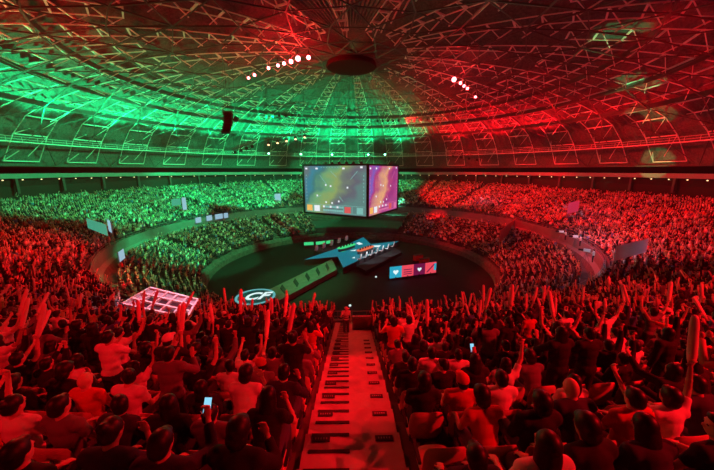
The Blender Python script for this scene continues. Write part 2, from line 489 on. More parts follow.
POSES = {'sit_rest': (True, -.06, ('lap', 'lap'), 0, 0), 'sit_lean': (True, .30, ('lap', 'cheek'), 0, .25),
         'sit_sticks': (True, .05, ('fwd', 'up'), 0, -.1), 'sit_phone': (True, .05, ('lap', 'phone'), 0, .2),
         'sit_turned': (True, .10, ('lap', 'lap'), .95, .05), 'sit_one_up': (True, .0, ('lap', 'up'), 0, -.15),
         'stand_both_up': (False, .03, ('up', 'upwide'), 0, -.2), 'stand_one_up': (False, .06, ('down', 'up'), 0, -.1),
         'stand_clap': (False, .05, ('clap', 'clap'), 0, 0), 'stand_sticks': (False, .08, ('fwd', 'upwide'), 0, -.1),
         'stand_turned': (False, .16, ('down', 'clap'), 1.25, .1)}
def torso(mb, P, g):
    pel, up, fw = P['pel'], P['up'], P['fw']
    R3 = Matrix((V(1, 0, 0), fw, up)).transposed()
    mb.ball(pel, (.165 + g, .120 + g, .125 + g), 14, 9, R3)
    mb.ball(pel + up * .16, (.142 + g, .103 + g, .17 + g), 14, 9, R3)
    mb.ball(pel + up * .32, (.160 + g, .112 + g, .17 + g), 14, 9, R3)
    mb.ball(pel + up * .42 - fw * .01, (.16 + g, .095 + g, .09 + g), 14, 9, R3)
    for s in (0, 1):
        mb.bar(P['neck'] - up * .02, P['sh'][s], .055 + g, 10, .06 + g); mb.ball(P['sh'][s], .062 + g, 12, 8)
PROTO = {}
def build_proto(name):
    seated, lean, arms, turn, pitch = POSES[name]
    P = make_pose(seated, lean, [ARM[a] for a in arms], turn, pitch)
    mb = MB(); torso(mb, P, 0)
    HR = Euler((-pitch if False else pitch * -1.0, 0, turn)).to_matrix()
    hc = P['head']
    mb.bar(P['neck'] - P['up'] * .03, hc - V(0, 0, .05), .06, 12, .052)
    mb.ball(hc, (.074, .093, .108), 16, 12, HR)
    mb.ball(hc + HR @ V(0, .030, -.055), (.055, .058, .055), 12, 8, HR)      # jaw
    mb.ball(hc + HR @ V(0, .096, -.018), (.012, .018, .022), 8, 6, HR)       # nose
    mb.ball(hc + HR @ V(0, .086, -.052), (.026, .010, .009), 8, 6, HR)       # lips
    for s in (-1, 1):
        mb.ball(hc + HR @ V(s * .076, -.004, -.008), (.009, .018, .030), 8, 6, HR)
        mb.ball(hc + HR @ V(s * .03, .078, .022), (.022, .012, .008), 8, 6, HR)
    for s in (0, 1):
        sg = -1 if s == 0 else 1
        limb(mb, [P['sh'][s], P['el'][s], P['wr'][s]], [.045, .036, .025])
        mb.ball(P['el'][s] * .6 + P['wr'][s] * .4, .038, 10, 6)
        hand(mb, P['wr'][s], P['hd'][s], sg, CURL[arms[s]])
        hip = P['pel'] + V(sg * .09, .0, -.03)
        limb(mb, [hip, P['knee'][s], P['ankle'][s]], [.085, .055, .038])
        cf = P['knee'][s] * .65 + P['ankle'][s] * .35 - V(0, .015, 0); mb.ball(cf, (.052, .056, .10), 10, 8)
    body = fuse(mb, 'person', M['skin_a'], .0105, 2)
    sh = MB(); torso(sh, P, .014)
    for s in (0, 1):
        m = P['sh'][s] * .35 + P['el'][s] * .65
        sh.bar(P['sh'][s], m, .060, 12, .056)
    shirt = fuse(sh, 'shirt', None, .016, 5)
    sl = MB(); torso(sl, P, .022)
    for s in (0, 1):
        sl.bar(P['sh'][s], P['el'][s], .072, 12, .058); sl.ball(P['el'][s], .058, 10, 6)
        sl.bar(P['el'][s], P['el'][s] * .12 + P['wr'][s] * .88, .058, 12, .044)
    sl.bar(P['neck'] - P['up'] * .02, P['neck'] + P['up'] * .03, .085, 12, .075)
    jacket = fuse(sl, 'jacket', None, .016, 5)
    tr = MB()
    R3 = Matrix((V(1, 0, 0), P['fw'], P['up'])).transposed()
    tr.ball(P['pel'] - P['up'] * .02, (.182, .136, .125), 14, 9, R3)
    for s in (0, 1):
        sg = -1 if s == 0 else 1
        hip = P['pel'] + V(sg * .09, 0, -.03)
        limb(tr, [hip, P['knee'][s], P['ankle'][s] + V(0, 0, .02)], [.102, .074, .060])
    trousers = fuse(tr, 'trousers', None, .018, 4)
    sho = []
    for s in (0, 1):
        a = P['ankle'][s]; b = MB()
        b.ball((a.x, a.y + .05, .045), (.047, .125, .045), 12, 8); b.ball((a.x, a.y - .01, .075), (.044, .055, .05), 12, 8)
        sho.append(fuse(b, 'shoe', M['shoe'], .012, 2))
    PROTO[name] = dict(body=body, shirt=shirt, jacket=jacket, trousers=trousers, shoes=sho, P=P, head=(hc.copy(), HR.to_4x4()), arms=arms)
for nm in POSES: build_proto(nm)
# hair, cap, eyes, glasses in head space
def hairmesh(kind):
    b = MB()
    if kind == 'short':
        b.ball((0, -.018, .028), (.086, .096, .098), 18, 12); b.ball((0, -.045, -.02), (.078, .070, .075), 14, 9)
        b.ball((0, .055, .075), (.05, .035, .03), 12, 8)
    elif kind == 'big':
        b.ball((0, -.025, .035), (.098, .105, .108), 18, 12); b.ball((0, -.05, -.04), (.095, .075, .09), 14, 9); b.ball((0, .05, .08), (.06, .04, .035), 12, 8)
    elif kind == 'long':
        b.ball((0, -.018, .030), (.090, .098, .100), 18, 12); b.ball((0, -.06, -.10), (.090, .055, .17), 14, 9)
        for s in (-1, 1): b.ball((s * .078, -.02, -.08), (.022, .045, .13), 10, 8)
    elif kind == 'bun':
        b.ball((0, -.018, .026), (.086, .096, .098), 18, 12); b.ball((0, -.10, .075), .045, 12, 8)
        b.ball((0, -.045, -.02), (.076, .068, .07), 14, 9)
    return fuse(b, 'hair', None, .011, 3)
HAIR = {k: hairmesh(k) for k in ('short', 'big', 'long', 'bun')}
b = MB(); b.ball((0, -.008, .045), (.090, .106, .082), 18, 12); b.ball((0, .12, .045), (.070, .075, .012), 14, 8)
CAPM = fuse(b, 'cap', None, .010, 2)
EYES = [MB().ball((s * .030, .084, .004), (.013, .008, .007), 10, 6).mesh('eye', M['hair'], True) for s in (-1, 1)]
b = MB()
for s in (-1, 1):
    b.path([(s * .034 + .026 * math.cos(t), .102, .002 + .020 * math.sin(t)) for t in [2 * PI * q / 12 for q in range(12)]], .003, 4, True)
    b.bar((s * .06, .10, .004), (s * .078, .0, .006), .003)
b.bar((-.01, .104, .004), (.01, .104, .004), .003)
GLASSES = b.mesh('glasses', M['black'])
# inflated cheering stick, held at its lower end, along +z
b = MB(); prf = [(.012, 0), (.030, .012), (.040, .05), (.047, .12), (.048, .30), (.047, .48), (.040, .55), (.028, .585), (.010, .60)]
vs = []; fs = []
for i, (r, z) in enumerate(prf):
    for j in range(14):
        t = 2 * PI * j / 14; w = r * (1 + .06 * math.cos(4 * t + z * 20)); vs.append((w * math.cos(t), w * .8 * math.sin(t), z))
for i in range(len(prf) - 1):
    for j in range(14): fs.append((i * 14 + j, i * 14 + (j + 1) % 14, (i + 1) * 14 + (j + 1) % 14, (i + 1) * 14 + j))
fs += [tuple(range(13, -1, -1)), tuple(range((len(prf) - 1) * 14, len(prf) * 14))]
b.add(vs, fs); STICK = b.mesh('thunder_stick', M['stick'], True)

def place_person(proto, loc, rz, shirt_m, skin_m, hair, hair_m, trousers_m, label, group, jacket=False, scale=1.0, glasses=False):
    p = PROTO[proto]
    o = link('person', p['body']); o.location = loc; o.rotation_euler = (0, 0, rz); o.scale = (scale,) * 3
    o.material_slots[0].link = 'OBJECT'; o.material_slots[0].material = skin_m
    tag(o, label, 'person', group)
    def kid(nm, me, m):
        c = link(nm, me, o)
        if not len(me.materials): me.materials.append(m)
        c.material_slots[0].link = 'OBJECT'; c.material_slots[0].material = m
        return c
    kid('jacket' if jacket else 'shirt', p['jacket'] if jacket else p['shirt'], shirt_m)
    kid('trousers', p['trousers'], trousers_m)
    hm = Matrix.Translation(p['head'][0]) @ p['head'][1]
    if hair == 'cap':
        h = kid('cap', CAPM, hair_m); h.matrix_local = hm
        h = kid('hair', HAIR['short'], M['hair']); h.matrix_local = hm @ Matrix.Scale(.97, 4)
    elif hair != 'bald':
        h = kid('hair', HAIR[hair], hair_m); h.matrix_local = hm
    for ey in EYES: e = kid('eye', ey, M['hair']); e.matrix_local = hm
    if glasses: e = kid('glasses', GLASSES, M['black']); e.matrix_local = hm
    return o
def add_stick(person, proto, side, label, tilt=0.0, scale=1.0, mtl=None):
    p = PROTO[proto]; P = p['P']; mw = Matrix.Translation(person.location) @ person.rotation_euler.to_matrix().to_4x4() @ Matrix.Scale(person.scale[0], 4)
    hd = P['hd'][side]; w = P['wr'][side] + hd * .075
    d = (hd + V((-1 if side == 0 else 1) * tilt, .25, .2)).normalized()
    R = d.to_track_quat('Z', 'Y').to_matrix().to_4x4()
    o = link('thunder_stick', STICK); o.matrix_world = mw @ Matrix.Translation(w - d * .03) @ R @ Matrix.Scale(scale, 4)
    return tag(o, label, 'cheering stick', 'inflated cheering sticks held up by the crowd')

# stadium seat prototype: seat pan, back, support; origin on the row floor, facing +y
def slab(w, h, t, bulge, nx=9, nz=7, corner=.35):
    """a rounded, dished plastic panel in the xz plane"""
    vs = []; fs = []
    for side in (0, 1):
        for i in range(nz + 1):
            v = -1 + 2 * i / nz
            for j in range(nx + 1):
                u = -1 + 2 * j / nx
                x = u * w / 2; z = v * h / 2
                # squash towards a superellipse outline
                k = (abs(u) ** 4 + abs(v) ** 4) ** .25
                q = max(abs(u), abs(v)); s = q / k if k > 0 else 1
                x *= s; z *= s
                y = bulge * (1 - u * u) * (1 - .4 * v * v) + (t / 2 if side else -t / 2) * (1 - .7 * max(abs(u), abs(v)) ** 6)
                vs.append((x, y, z))
    n = (nz + 1) * (nx + 1)
    for i in range(nz):
        for j in range(nx):
            a = i * (nx + 1) + j
            fs.append((a, a + 1, a + nx + 2, a + nx + 1)); fs.append((n + a, n + a + nx + 1, n + a + nx + 2, n + a + 1))
    edge = [j for j in range(nx + 1)] + [i * (nx + 1) + nx for i in range(1, nz + 1)] + [nz * (nx + 1) + j for j in range(nx - 1, -1, -1)] + [i * (nx + 1) for i in range(nz - 1, 0, -1)]
    for a, c in zip(edge, edge[1:] + edge[:1]): fs.append((a, n + a, n + c, c))
    return vs, fs
vs, fs = slab(.47, .50, .035, -.05)
b = MB(); R = Euler((.16, 0, 0)).to_matrix(); b.add([R @ Vector(v) + V(0, -.335, .70) for v in vs], fs); SEAT_BACK = b.mesh('backrest', M['seat'], True)
vs, fs = slab(.45, .42, .04, .03)
b = MB(); R = Euler((PI / 2 - .05, 0, 0)).to_matrix(); b.add([R @ Vector(v) + V(0, -.10, .42) for v in vs], fs); SEAT_PAN = b.mesh('seat_pan', M['seat'], True)
b = MB(); b.bar((0, -.2, 0.01), (0, -.2, .36), .035, 8); b.box((0, -.17, .36), (.36, .22, .05)); b.box((0, -.2, .02), (.2, .16, .03))
for s in (-1, 1): b.bar((s * .2, -.28, .38), (s * .2, -.31, .68), .014, 6)
SEAT_LEG = b.mesh('seat_support', M['steel_dark'])
SEAT_ARM = MB().box((-.245, -.12, .60), (.035, .30, .035)).mesh('armrest', M['black'])
SEAT_ARM2 = MB().box((.245, -.12, .60), (.035, .30, .035)).mesh('armrest', M['black'])
def place_seat(loc, rz, label):
    t = thing('stadium_seat', label, 'seat', loc, rz, 'plastic seats of the upper tier')
    link('backrest', SEAT_BACK, t); link('seat_pan', SEAT_PAN, t); link('seat_support', SEAT_LEG, t); link('armrest', SEAT_ARM, t); link('armrest', SEAT_ARM2, t)
    return t

# ---------------- all the places in the bowl
def facing(x, y): return math.atan2(-y, -x) - PI / 2
AISLE = 15.0
def aisle_dist(x, y, r):
    a = math.degrees(math.atan2(y, x)); q = (a + 90) % AISLE; q = min(q, AISLE - q); return math.radians(q) * r
def awid(r): return AW * (1 + max(0, 57 - r) * .045)
seats = []
for k in range(UPN):
    r = UP0 + UPP * k; n = int(2 * PI * r / .54)
    for j in range(n):
        a = 2 * PI * (j + .5) / n - PI / 2; x, y = r * math.cos(a), r * math.sin(a)
        ad = aisle_dist(x, y, r); near = dnear(x, y) < 7
        if near or ad < .75: continue
        seats.append((x, y, z_up(r, x, y), k, j, 1))
for k in range(UPN):      # the two blocks beside the aisle in front of the camera
    r = UP0 + UPP * k; i = 0
    while True:
        off = (awid(r) + .30 + .55 * i) / r
        if off > math.radians(7): break
        for sg in (-1, 1):
            a = -PI / 2 + sg * off; x, y = r * math.cos(a), r * math.sin(a); seats.append((x, y, z_up(r, x, y), k, i, 1))
        i += 1
for k in range(LON):
    r = LO0 + LOP * k; n = int(2 * PI * r / .54)
    for j in range(n):
        a = 2 * PI * (j + .5) / n - PI / 2; x, y = r * math.cos(a), r * math.sin(a)
        if aisle_dist(x, y, r) < .7: continue
        if 62 < math.degrees(a) % 360 < 112: continue
        seats.append((x, y, z_lo(r), k, j, 0))
near_s, far_s = [], []
for s in seats:
    d = math.hypot(s[0] - CAM.x, s[1] - CAM.y); hx, hy, dep = proj((s[0], s[1], s[2] + 1.2))
    if s[5] == 1 and d < 16 and dep > .3 and -60 < hx < W_PX + 60 and 150 < hy < H_PX + 70 and d > 1.25: near_s.append((d, s, hx, hy))
    elif dep > 3 and -150 < hx < W_PX + 150: far_s.append((d, s, hx, hy))
near_s.sort(key=lambda t: t[0])

# key persons: pixel of the head, pose, shirt, jacket?, hair, label
KEYS = [
 ((52, 402), 'sit_rest', 'sh_white', 0, 'bun', 'person in a bright sleeveless white top sitting low beside orange seat backs'),
 ((112, 378), 'sit_rest', 'sh_red', 0, 'bald', 'bald person in a light shirt seen from behind above a dark jacketed neighbour'),
 ((30, 360), 'sit_sticks', 'sh_black', 0, 'short', 'person in black lifting both hands far along the row on the canopy side'),
 ((150, 340), 'stand_clap', 'sh_black', 1, 'short', 'standing person in black jacket clapping in front of the white grid canopy'),
 ((196, 350), 'sit_lean', 'sh_black', 1, 'big', 'person with bushy dark hair in a black jacket leaning forward'),
 ((140, 442), 'sit_phone', 'sh_navy', 1, 'short', 'person in a navy jacket sitting low and holding a lit phone'),
 ((248, 383), 'sit_lean', 'sh_white', 0, 'big', 'person with big round black hair and bright white tee leaning forward'),
 ((277, 350), 'sit_sticks', 'sh_grey', 0, 'short', 'person in grey tee lifting both hands close to the stairs'),
 ((420, 350), 'sit_rest', 'sh_black', 1, 'big', 'person with dark hair and black jacket next to the stairs'),
 ((500, 345), 'sit_lean', 'sh_black', 1, 'short', 'person in black jacket bending low in the middle of a row'),
 ((478, 375), 'sit_phone', 'sh_black', 1, 'long', 'person with long hair in black holding up a lit phone'),
 ((545, 340), 'sit_lean', 'sh_white', 0, 'short', 'person in a bright white tee leaning towards the arena'),
 ((510, 400), 'sit_rest', 'sh_black', 1, 'big', 'large person in a black coat with broad dark back'),
 ((572, 385), 'sit_lean', 'sh_navy', 1, 'bald', 'person with shaved head and dark jacket bowing the head'),
 ((612, 385), 'sit_rest', 'sh_red', 0, 'short', 'person in a plain red tee sitting upright'),
 ((630, 345), 'sit_rest', 'sh_white', 0, 'big', 'person with bushy hair in a pale tee above the red tee'),
 ((655, 335), 'sit_one_up', 'sh_grey', 0, 'short', 'person in grey tee with one arm raised'),
 ((700, 350), 'sit_turned', 'sh_red', 0, 'short', 'person with glasses turned sideways in a bright shirt at the row end'),
]
used = set(); chosen = {}
for i, (px, pose, sm, jk, hr, lb) in enumerate(KEYS):
    best = None
    for q, (d, s, hx, hy) in enumerate(near_s):
        if q in used or d > 14: continue
        ddx, ddy = hx - px[0], hy - px[1]; e = ddx * ddx + ddy * ddy
        if best is None or e < best[0]: best = (e, q)
    used.add(best[1]); chosen[best[1]] = i
SH = ['sh_black'] * 9 + ['sh_navy'] * 3 + ['sh_grey'] * 2 + ['sh_white'] * 3 + ['sh_red'] * 1 + ['sh_blue']
CN = {'sh_black': 'black', 'sh_navy': 'navy', 'sh_grey': 'grey', 'sh_white': 'white', 'sh_red': 'red', 'sh_blue': 'blue'}
PN = {'sit_rest': 'sitting back', 'sit_lean': 'leaning forward', 'sit_sticks': 'lifting both hands', 'sit_phone': 'hand at face', 'sit_turned': 'turning the head',
      'sit_one_up': 'sitting, arm up', 'stand_both_up': 'standing, arms up', 'stand_one_up': 'standing, arm up', 'stand_clap': 'standing clapping',
      'stand_sticks': 'standing with sticks', 'stand_turned': 'standing half turned'}
HN = {'short': 'short hair', 'big': 'bushy hair', 'long': 'long hair', 'bun': 'hair bun', 'bald': 'shaved head', 'cap': 'cap'}
ORD = ['first', 'second', 'third', 'fourth', 'fifth', 'sixth', 'seventh', 'eighth', 'ninth', 'tenth', 'eleventh', 'twelfth', 'thirteenth', 'fourteenth', 'fifteenth', 'sixteenth', 'seventeenth', 'eighteenth', 'nineteenth', 'twentieth', 'twenty-first', 'twenty-second', 'twenty-third', 'twenty-fourth', 'twenty-fifth', 'twenty-sixth', 'twenty-seventh', 'twenty-eighth', 'twenty-ninth', 'thirtieth']
NP, n_people, n_sticks = 300, 0, 0
rows_used = {}
for q, (d, s, hx, hy) in enumerate(near_s): rows_used.setdefault(s[3], []).append(s)
phones = []
rest_near = []
RANK = {}
for k_, L_ in rows_used.items():
    for sg in (-1, 1):
        for i_, s_ in enumerate(sorted([s_ for s_ in L_ if s_[0] * sg > 0], key=lambda s_: abs(s_[0]))): RANK[(s_[0], s_[1])] = i_
for q, (d, s, hx, hy) in enumerate(near_s):
    x, y, z, k, j, up = s
    inframe = -25 < hx < W_PX + 25 and hy < H_PX + 40
    if n_people >= NP or not (inframe or d < 5):
        rest_near.append((d, s, hx, hy)); continue
    key = chosen.get(q)
    if key is None and rnd.random() < .06: continue
    side = 'canopy side' if x < 0 else 'flag side'
    seatno = RANK[(x, y)]; rown = int(round((58.9 - (UP0 + UPP * k)) / UPP))
    loc = Vector((x, y, z)); rz = facing(x, y) + rnd.uniform(-.12, .12)
    if key is not None:
        px, pose, sm, jk, hr, lb = KEYS[key]
        if pose == 'sit_turned': rz = facing(x, y) + .3
        o = place_person(pose, loc, facing(x, y) if pose != 'sit_turned' else rz, M[sm], M['skin_a'], hr, M['hair'], M['trousers'], lb, 'spectators near the camera', bool(jk), 1.04, key == 17)
        n_people += 1
        if pose == 'sit_phone' or key == 5: phones.append((o, pose, key))
        if pose in ('sit_sticks',):
            for sd in (0, 1):
                add_stick(o, pose, sd, 'inflated cheering stick in the %s hand of the person in %s' % (('lower', 'raised')[sd], 'black at the row end' if sm == 'sh_black' else 'grey by the stairs'), .2 if sd else .1); n_sticks += 1
        continue
    if d < 4.6: pose = rnd.choice(['sit_rest', 'sit_rest', 'sit_lean', 'sit_lean', 'sit_turned'])
    elif d < 7: pose = rnd.choice(['sit_rest', 'sit_lean', 'sit_sticks', 'sit_one_up', 'sit_turned', 'stand_clap'])
    else: pose = rnd.choice(['sit_rest', 'sit_lean', 'sit_sticks', 'sit_sticks', 'sit_one_up', 'stand_both_up', 'stand_one_up', 'stand_clap', 'stand_sticks', 'stand_sticks', 'stand_turned'])
    sm = rnd.choice(SH); jk = sm in ('sh_black', 'sh_navy', 'sh_grey') and rnd.random() < .6
    hr = rnd.choice(['short'] * 7 + ['big'] * 4 + ['long'] * 4 + ['bun', 'cap']); sk = rnd.choice(['skin_a', 'skin_a', 'skin_b'])
    lb = 'person %s, %s %s, %s, %s row down, %s from stairs, %s' % (PN[pose], CN[sm], 'jacket' if jk else 'tee', HN[hr], ORD[max(0, min(29, rown))], ORD[min(29, seatno)], side)
    sc = rnd.uniform(.95, 1.05)
    o = place_person(pose, loc, rz, M[sm], M[sk], hr, M['hair'] if hr != 'cap' else M[rnd.choice(['sh_black', 'sh_white', 'sh_red'])], M[rnd.choice(['trousers', 'jeans'])], lb, 'spectators near the camera', jk, sc)
    n_people += 1
    if pose in ('sit_sticks', 'stand_sticks', 'stand_both_up', 'stand_one_up', 'sit_one_up') and n_sticks < 190:
        for sd in (0, 1):
            if POSES[pose][2][sd] in ('up', 'upwide', 'fwd') and rnd.random() < .2:
                add_stick(o, pose, sd, 'cheering stick in %s hand, %s from stairs, %s row down, %s' % ('one' if sd == 0 else 'the other', ORD[min(29, seatno)], ORD[max(0, min(29, rown))], side), rnd.uniform(-.3, .4)); n_sticks += 1
    # seats under and beside the nearest people
n_seat = 0
for q, (d, s, hx, hy) in enumerate(near_s):
    x, y, z, k, j, up = s
    if n_seat < 170 and -40 < hx < W_PX + 40:
        seatno = RANK[(x, y)]; rown = int(round((58.9 - (UP0 + UPP * k)) / UPP))
        place_seat((x, y, z), facing(x, y), 'red-lit plastic seat, %s row down, %s from the stairs on the %s' % (ORD[max(0, min(29, rown))], ORD[min(29, seatno)], 'canopy side' if x < 0 else 'flag side')); n_seat += 1
# phones
b = MB(); b.box((0, 0, 0), (.075, .009, .155)); PH = b.mesh('phone', M['black'])
b = MB(); b.box((0, -.0055, 0), (.068, .002, .145)); PHS = b.mesh('screen', M['phone_screen'])
for o, pose, key in phones:
    P = PROTO[pose]['P']; mw = Matrix.Translation(o.location) @ o.rotation_euler.to_matrix().to_4x4()
    w = mw @ (P['wr'][1] + P['hd'][1] * .13 + V(0, .03, .0))
    
    f = link('phone', PH); f.location = w; f.rotation_euler = (-.5, 0, o.rotation_euler.z)
    tag(f, 'phone with a pale blue lit screen held by the long-haired person in black' if key != 5 else 'phone with a pale blue screen held up by the short-haired person in navy', 'phone')
    link('screen', PHS, f)

# ---------------- the rest of the crowd as one mesh of small figures
def low_figure(level, pose):
    """vertices, faces, colour id (0 skin 1 shirt 2 hair 3 trousers), facing +y"""
    b = MB(); ids = []
    def mark(i): ids.extend([i] * (len(b.v) - len(ids)))
    stand = pose in (1, 2, 4, 6)
    h0 = .42 if stand else 0.0
    if level == 0:      # mid distance
        def ring(z, w, d, n=7): return [(w * math.cos(2 * PI * k / n), d * math.sin(2 * PI * k / n), z + h0) for k in range(n)]
        R = [(.50, .17, .13), (.72, .15, .11), (.92, .20, .12), (1.02, .17, .09), (1.06, .06, .05)]
        vs = []; fs = []
        for z, w, dd in R: vs += ring(z, w, dd)
        for i in range(len(R) - 1):
            for k in range(7): fs.append((i * 7 + k, i * 7 + (k + 1) % 7, (i + 1) * 7 + (k + 1) % 7, (i + 1) * 7 + k))
        fs.append(tuple(range(28, 35))); b.add(vs, fs); mark(1)
        n0 = len(b.v); b.ball((0, .02, 1.20 + h0), (.078, .095, .115), 8, 6)
        for v in b.v[n0:]: ids.append(2 if (v[1] < .035 or v[2] > 1.25 + h0) else 0)
        if stand:
            for s in (-1, 1): b.bar((s * .1, 0, .0), (s * .09, 0, .95), .07, 5, .09, cap=False)
        else:
            for s in (-1, 1): b.bar((s * .1, -.05, .52), (s * .11, .36, .54), .09, 5, .07); b.bar((s * .11, .36, .54), (s * .11, .33, .05), .065, 5, .05, cap=False)
        mark(3); an = 5
    else:
        b.box((0, 0, .78 + h0), (.40, .24, .50)); mark(1); b.box((0, .02, 1.17 + h0), (.17, .19, .24))
        for v in b.v[8:]: ids.append(2 if v[1] < .0 else 0)
        if stand: b.box((0, 0, .45), (.32, .2, .9)); mark(3)
        else: b.box((0, .15, .48), (.36, .45, .16)); mark(3)
        an = 3
    sh = 1.0 + h0; sticks = []
    for s in (-1, 1):
        S = V(s * .19, 0, sh)
        if pose in (0, 4): E, Wr = S + V(s * .05, .08, -.27), S + V(s * -.05, .30, -.32)
        elif pose in (1, 5): E, Wr = S + V(s * .10, .12, .24), S + V(s * .08, .16, .50)
        elif pose == 2: E, Wr = S + V(s * .24, .10, .14), S + V(s * .30, .14, .40)
        elif pose == 3: E, Wr = (S + V(s * .05, .1, -.26), S + V(-s * .05, .32, -.2)) if s < 0 else (S + V(.08, .15, .22), S + V(.06, .2, .48))
        else: E, Wr = S + V(s * .06, .22, -.15), S + V(-s * .10, .38, .08)
        n0 = len(b.v)
        b.bar(S, E, .05, an, .042, cap=False); mark(1); b.bar(E, Wr, .042, an, .035, cap=(level == 0)); mark(0)
        if level == 0: b.ball(Wr + (Wr - E).normalized() * .05, (.04, .035, .05), 6, 4); mark(0)
        if pose in (1, 2, 5, 6) or (pose == 3 and s > 0): sticks.append((Wr, (Wr - E).normalized()))
    return b, ids, sticks
FIG = {(lv, p): low_figure(lv, p) for lv in (0, 1) for p in range(7)}
def low_stick(level):
    b = MB()
    if level == 0: b.path([(0, 0, -.05), (0, 0, 0), (0, 0, .5), (0, 0, .56)], [.02, .045, .045, .02], 6)
    else: b.bar((0, 0, 0), (0, 0, .55), .05, 3)
    return b
STK = [low_stick(0), low_stick(1)]
class Bulk:
    def __init__(s): s.V = []; s.L = []; s.T = []; s.C = []; s.n = 0
    def add(s, v, loops, tot, col):
        s.V.append(v); s.L.append(loops + s.n); s.T.append(tot); s.C.append(col); s.n += len(v)
    def build(s, name, m):
        V_ = np.concatenate(s.V).astype(np.float32); L_ = np.concatenate(s.L).astype(np.int32); T_ = np.concatenate(s.T).astype(np.int32); C_ = np.concatenate(s.C).astype(np.float32)
        me = bpy.data.meshes.new(name); me.vertices.add(len(V_)); me.vertices.foreach_set('co', V_.ravel())
        me.loops.add(len(L_)); me.loops.foreach_set('vertex_index', L_)
        me.polygons.add(len(T_)); st = np.concatenate([[0], np.cumsum(T_)[:-1]]).astype(np.int32); me.polygons.foreach_set('loop_start', st); me.polygons.foreach_set('loop_total', T_)
        at = me.color_attributes.new('cloth', 'FLOAT_COLOR', 'POINT')
        at.data.foreach_set('color', np.concatenate([C_, np.ones((len(C_), 1), np.float32)], 1).ravel())
        me.materials.append(m); me.update(calc_edges=True); me.validate()
        return link(name, me)
def arr(b):
    return (np.array([tuple(v) for v in b.v]), np.array([i for f in b.f for i in f]), np.array([len(f) for f in b.f]))
FA = {k: (*arr(v[0]), np.array(v[1]), v[2]) for k, v in FIG.items()}
SA = [arr(b) for b in STK]
def vcol_mat(name, rough=.7):
    m = bpy.data.materials.new(name); m.use_nodes = True; nt = m.node_tree
    a = nt.nodes.new('ShaderNodeVertexColor'); a.layer_name = 'cloth'
    nt.links.new(a.outputs['Color'], nt.nodes['Principled BSDF'].inputs['Base Color']); nt.nodes['Principled BSDF'].inputs['Roughness'].default_value = rough
    return m
SHC = [(.015, .015, .017)] * 9 + [(.03, .035, .07)] * 3 + [(.16, .16, .17)] * 4 + [(.72, .70, .70)] * 4 + [(.5, .07, .06)] * 2 + [(.1, .2, .5)] + [(.5, .45, .2)]
crowd, stks = Bulk(), Bulk(); rn = np.random.default_rng(5)
for d, s, hx, hy in far_s + rest_near:
    if rn.random() < (.10 if d > 16 else .06): continue
    if d < 16 and (d, s, hx, hy) not in rest_near and s[5] == 1: continue
    if 116 < hx < 200 and 288 < hy < 334 and 10 < d: continue   # the side entrance under the canopy
    lv = 0 if d < 40 else 1
    p = int(rn.choice(7, p=[.34, .10, .06, .14, .14, .08, .14])) if d > 5 else 0
    if math.hypot(s[0], s[1]) < 44 and dnear(s[0], s[1]) < 35: p = int(rn.choice([0, 0, 0, 5, 3]))
    v, lo, to, ids, sts = FA[(lv, p)]
    rz = facing(s[0], s[1]) + rn.uniform(-.25, .25); sc = rn.uniform(.92, 1.08); c, si = math.cos(rz), math.sin(rz)
    Rm = np.array([[c, -si, 0], [si, c, 0], [0, 0, 1]]) * sc; off = np.array([s[0], s[1], s[2] + .0])
    skin = np.array((.60, .41, .31)) * rn.uniform(.7, 1.15); shc = np.array(SHC[int(rn.integers(0, len(SHC)))]); hc = np.array((.012, .01, .01)); tc = np.array((.03, .03, .045))
    pal = np.stack([skin, shc, hc, tc])
    crowd.add(v @ Rm.T + off, lo, to, pal[ids])
    for (w, dd) in sts:
        if rn.random() < .10:
            dd = (dd + Vector((rn.uniform(-.5, .5), rn.uniform(-.2, .5), rn.uniform(0, .5)))).normalized()
            Rs = np.array(dd.to_track_quat('Z', 'Y').to_matrix()); sv, sl_, stt = SA[lv]
            stks.add((sv @ Rs.T + np.array(w)) @ Rm.T + off, sl_, stt, np.tile(np.array((.78, .6, .56)), (len(sv), 1)))
o = crowd.build('crowd', vcol_mat('crowd_clothing')); tag(o, 'dense crowd of spectators filling both tiers of the bowl', 'crowd', None, 'stuff')
o = stks.build('cheering_stick_mass', vcol_mat('crowd_stick_film', .35)); tag(o, 'small pale cheering sticks waved all over the distant crowd', 'cheering sticks', None, 'stuff')
print('people', n_people, 'sticks', n_sticks, 'seats', n_seat, 'crowd verts', crowd.n, 'stick verts', stks.n, 'all', len(seats))

# ------------------------------------------------------------------ the stage and the rigs
def emis(name, col, s, base=(.02, .02, .02)): return mat(name, base, .4, emit=col, estr=s)
E_TEAL = emis('led_teal', (.0, .17, .23), 1.0)
E_GREEN = emis('led_green', (.05, .75, .25), .9)
E_ORANGE = emis('led_orange', (.95, .17, .07), .8)
E_WHITE = emis('led_white', (.75, .95, .95), 1.0)
E_CYAN = emis('led_cyan', (.02, .42, .60), .9)
E_PINK = emis('led_pink', (.95, .08, .12), .9)
E_MAG = emis('led_dark_magenta', (.22, .01, .08), .7)
E_BLUE = emis('led_blue', (.03, .25, .75), .9)
E_WARM = emis('lamp_warm', (1.0, .50, .28), 3.5)
E_RED = emis('lamp_red', (1.0, .10, .12), 22)
E_GLAMP = emis('lamp_green', (.25, 1.0, .55), 14)
E_DOT = emis('lamp_dot', (1.0, .75, .35), 2.2)

def poly_at(px, z): return [at_z(a, b, z) for a, b in px]
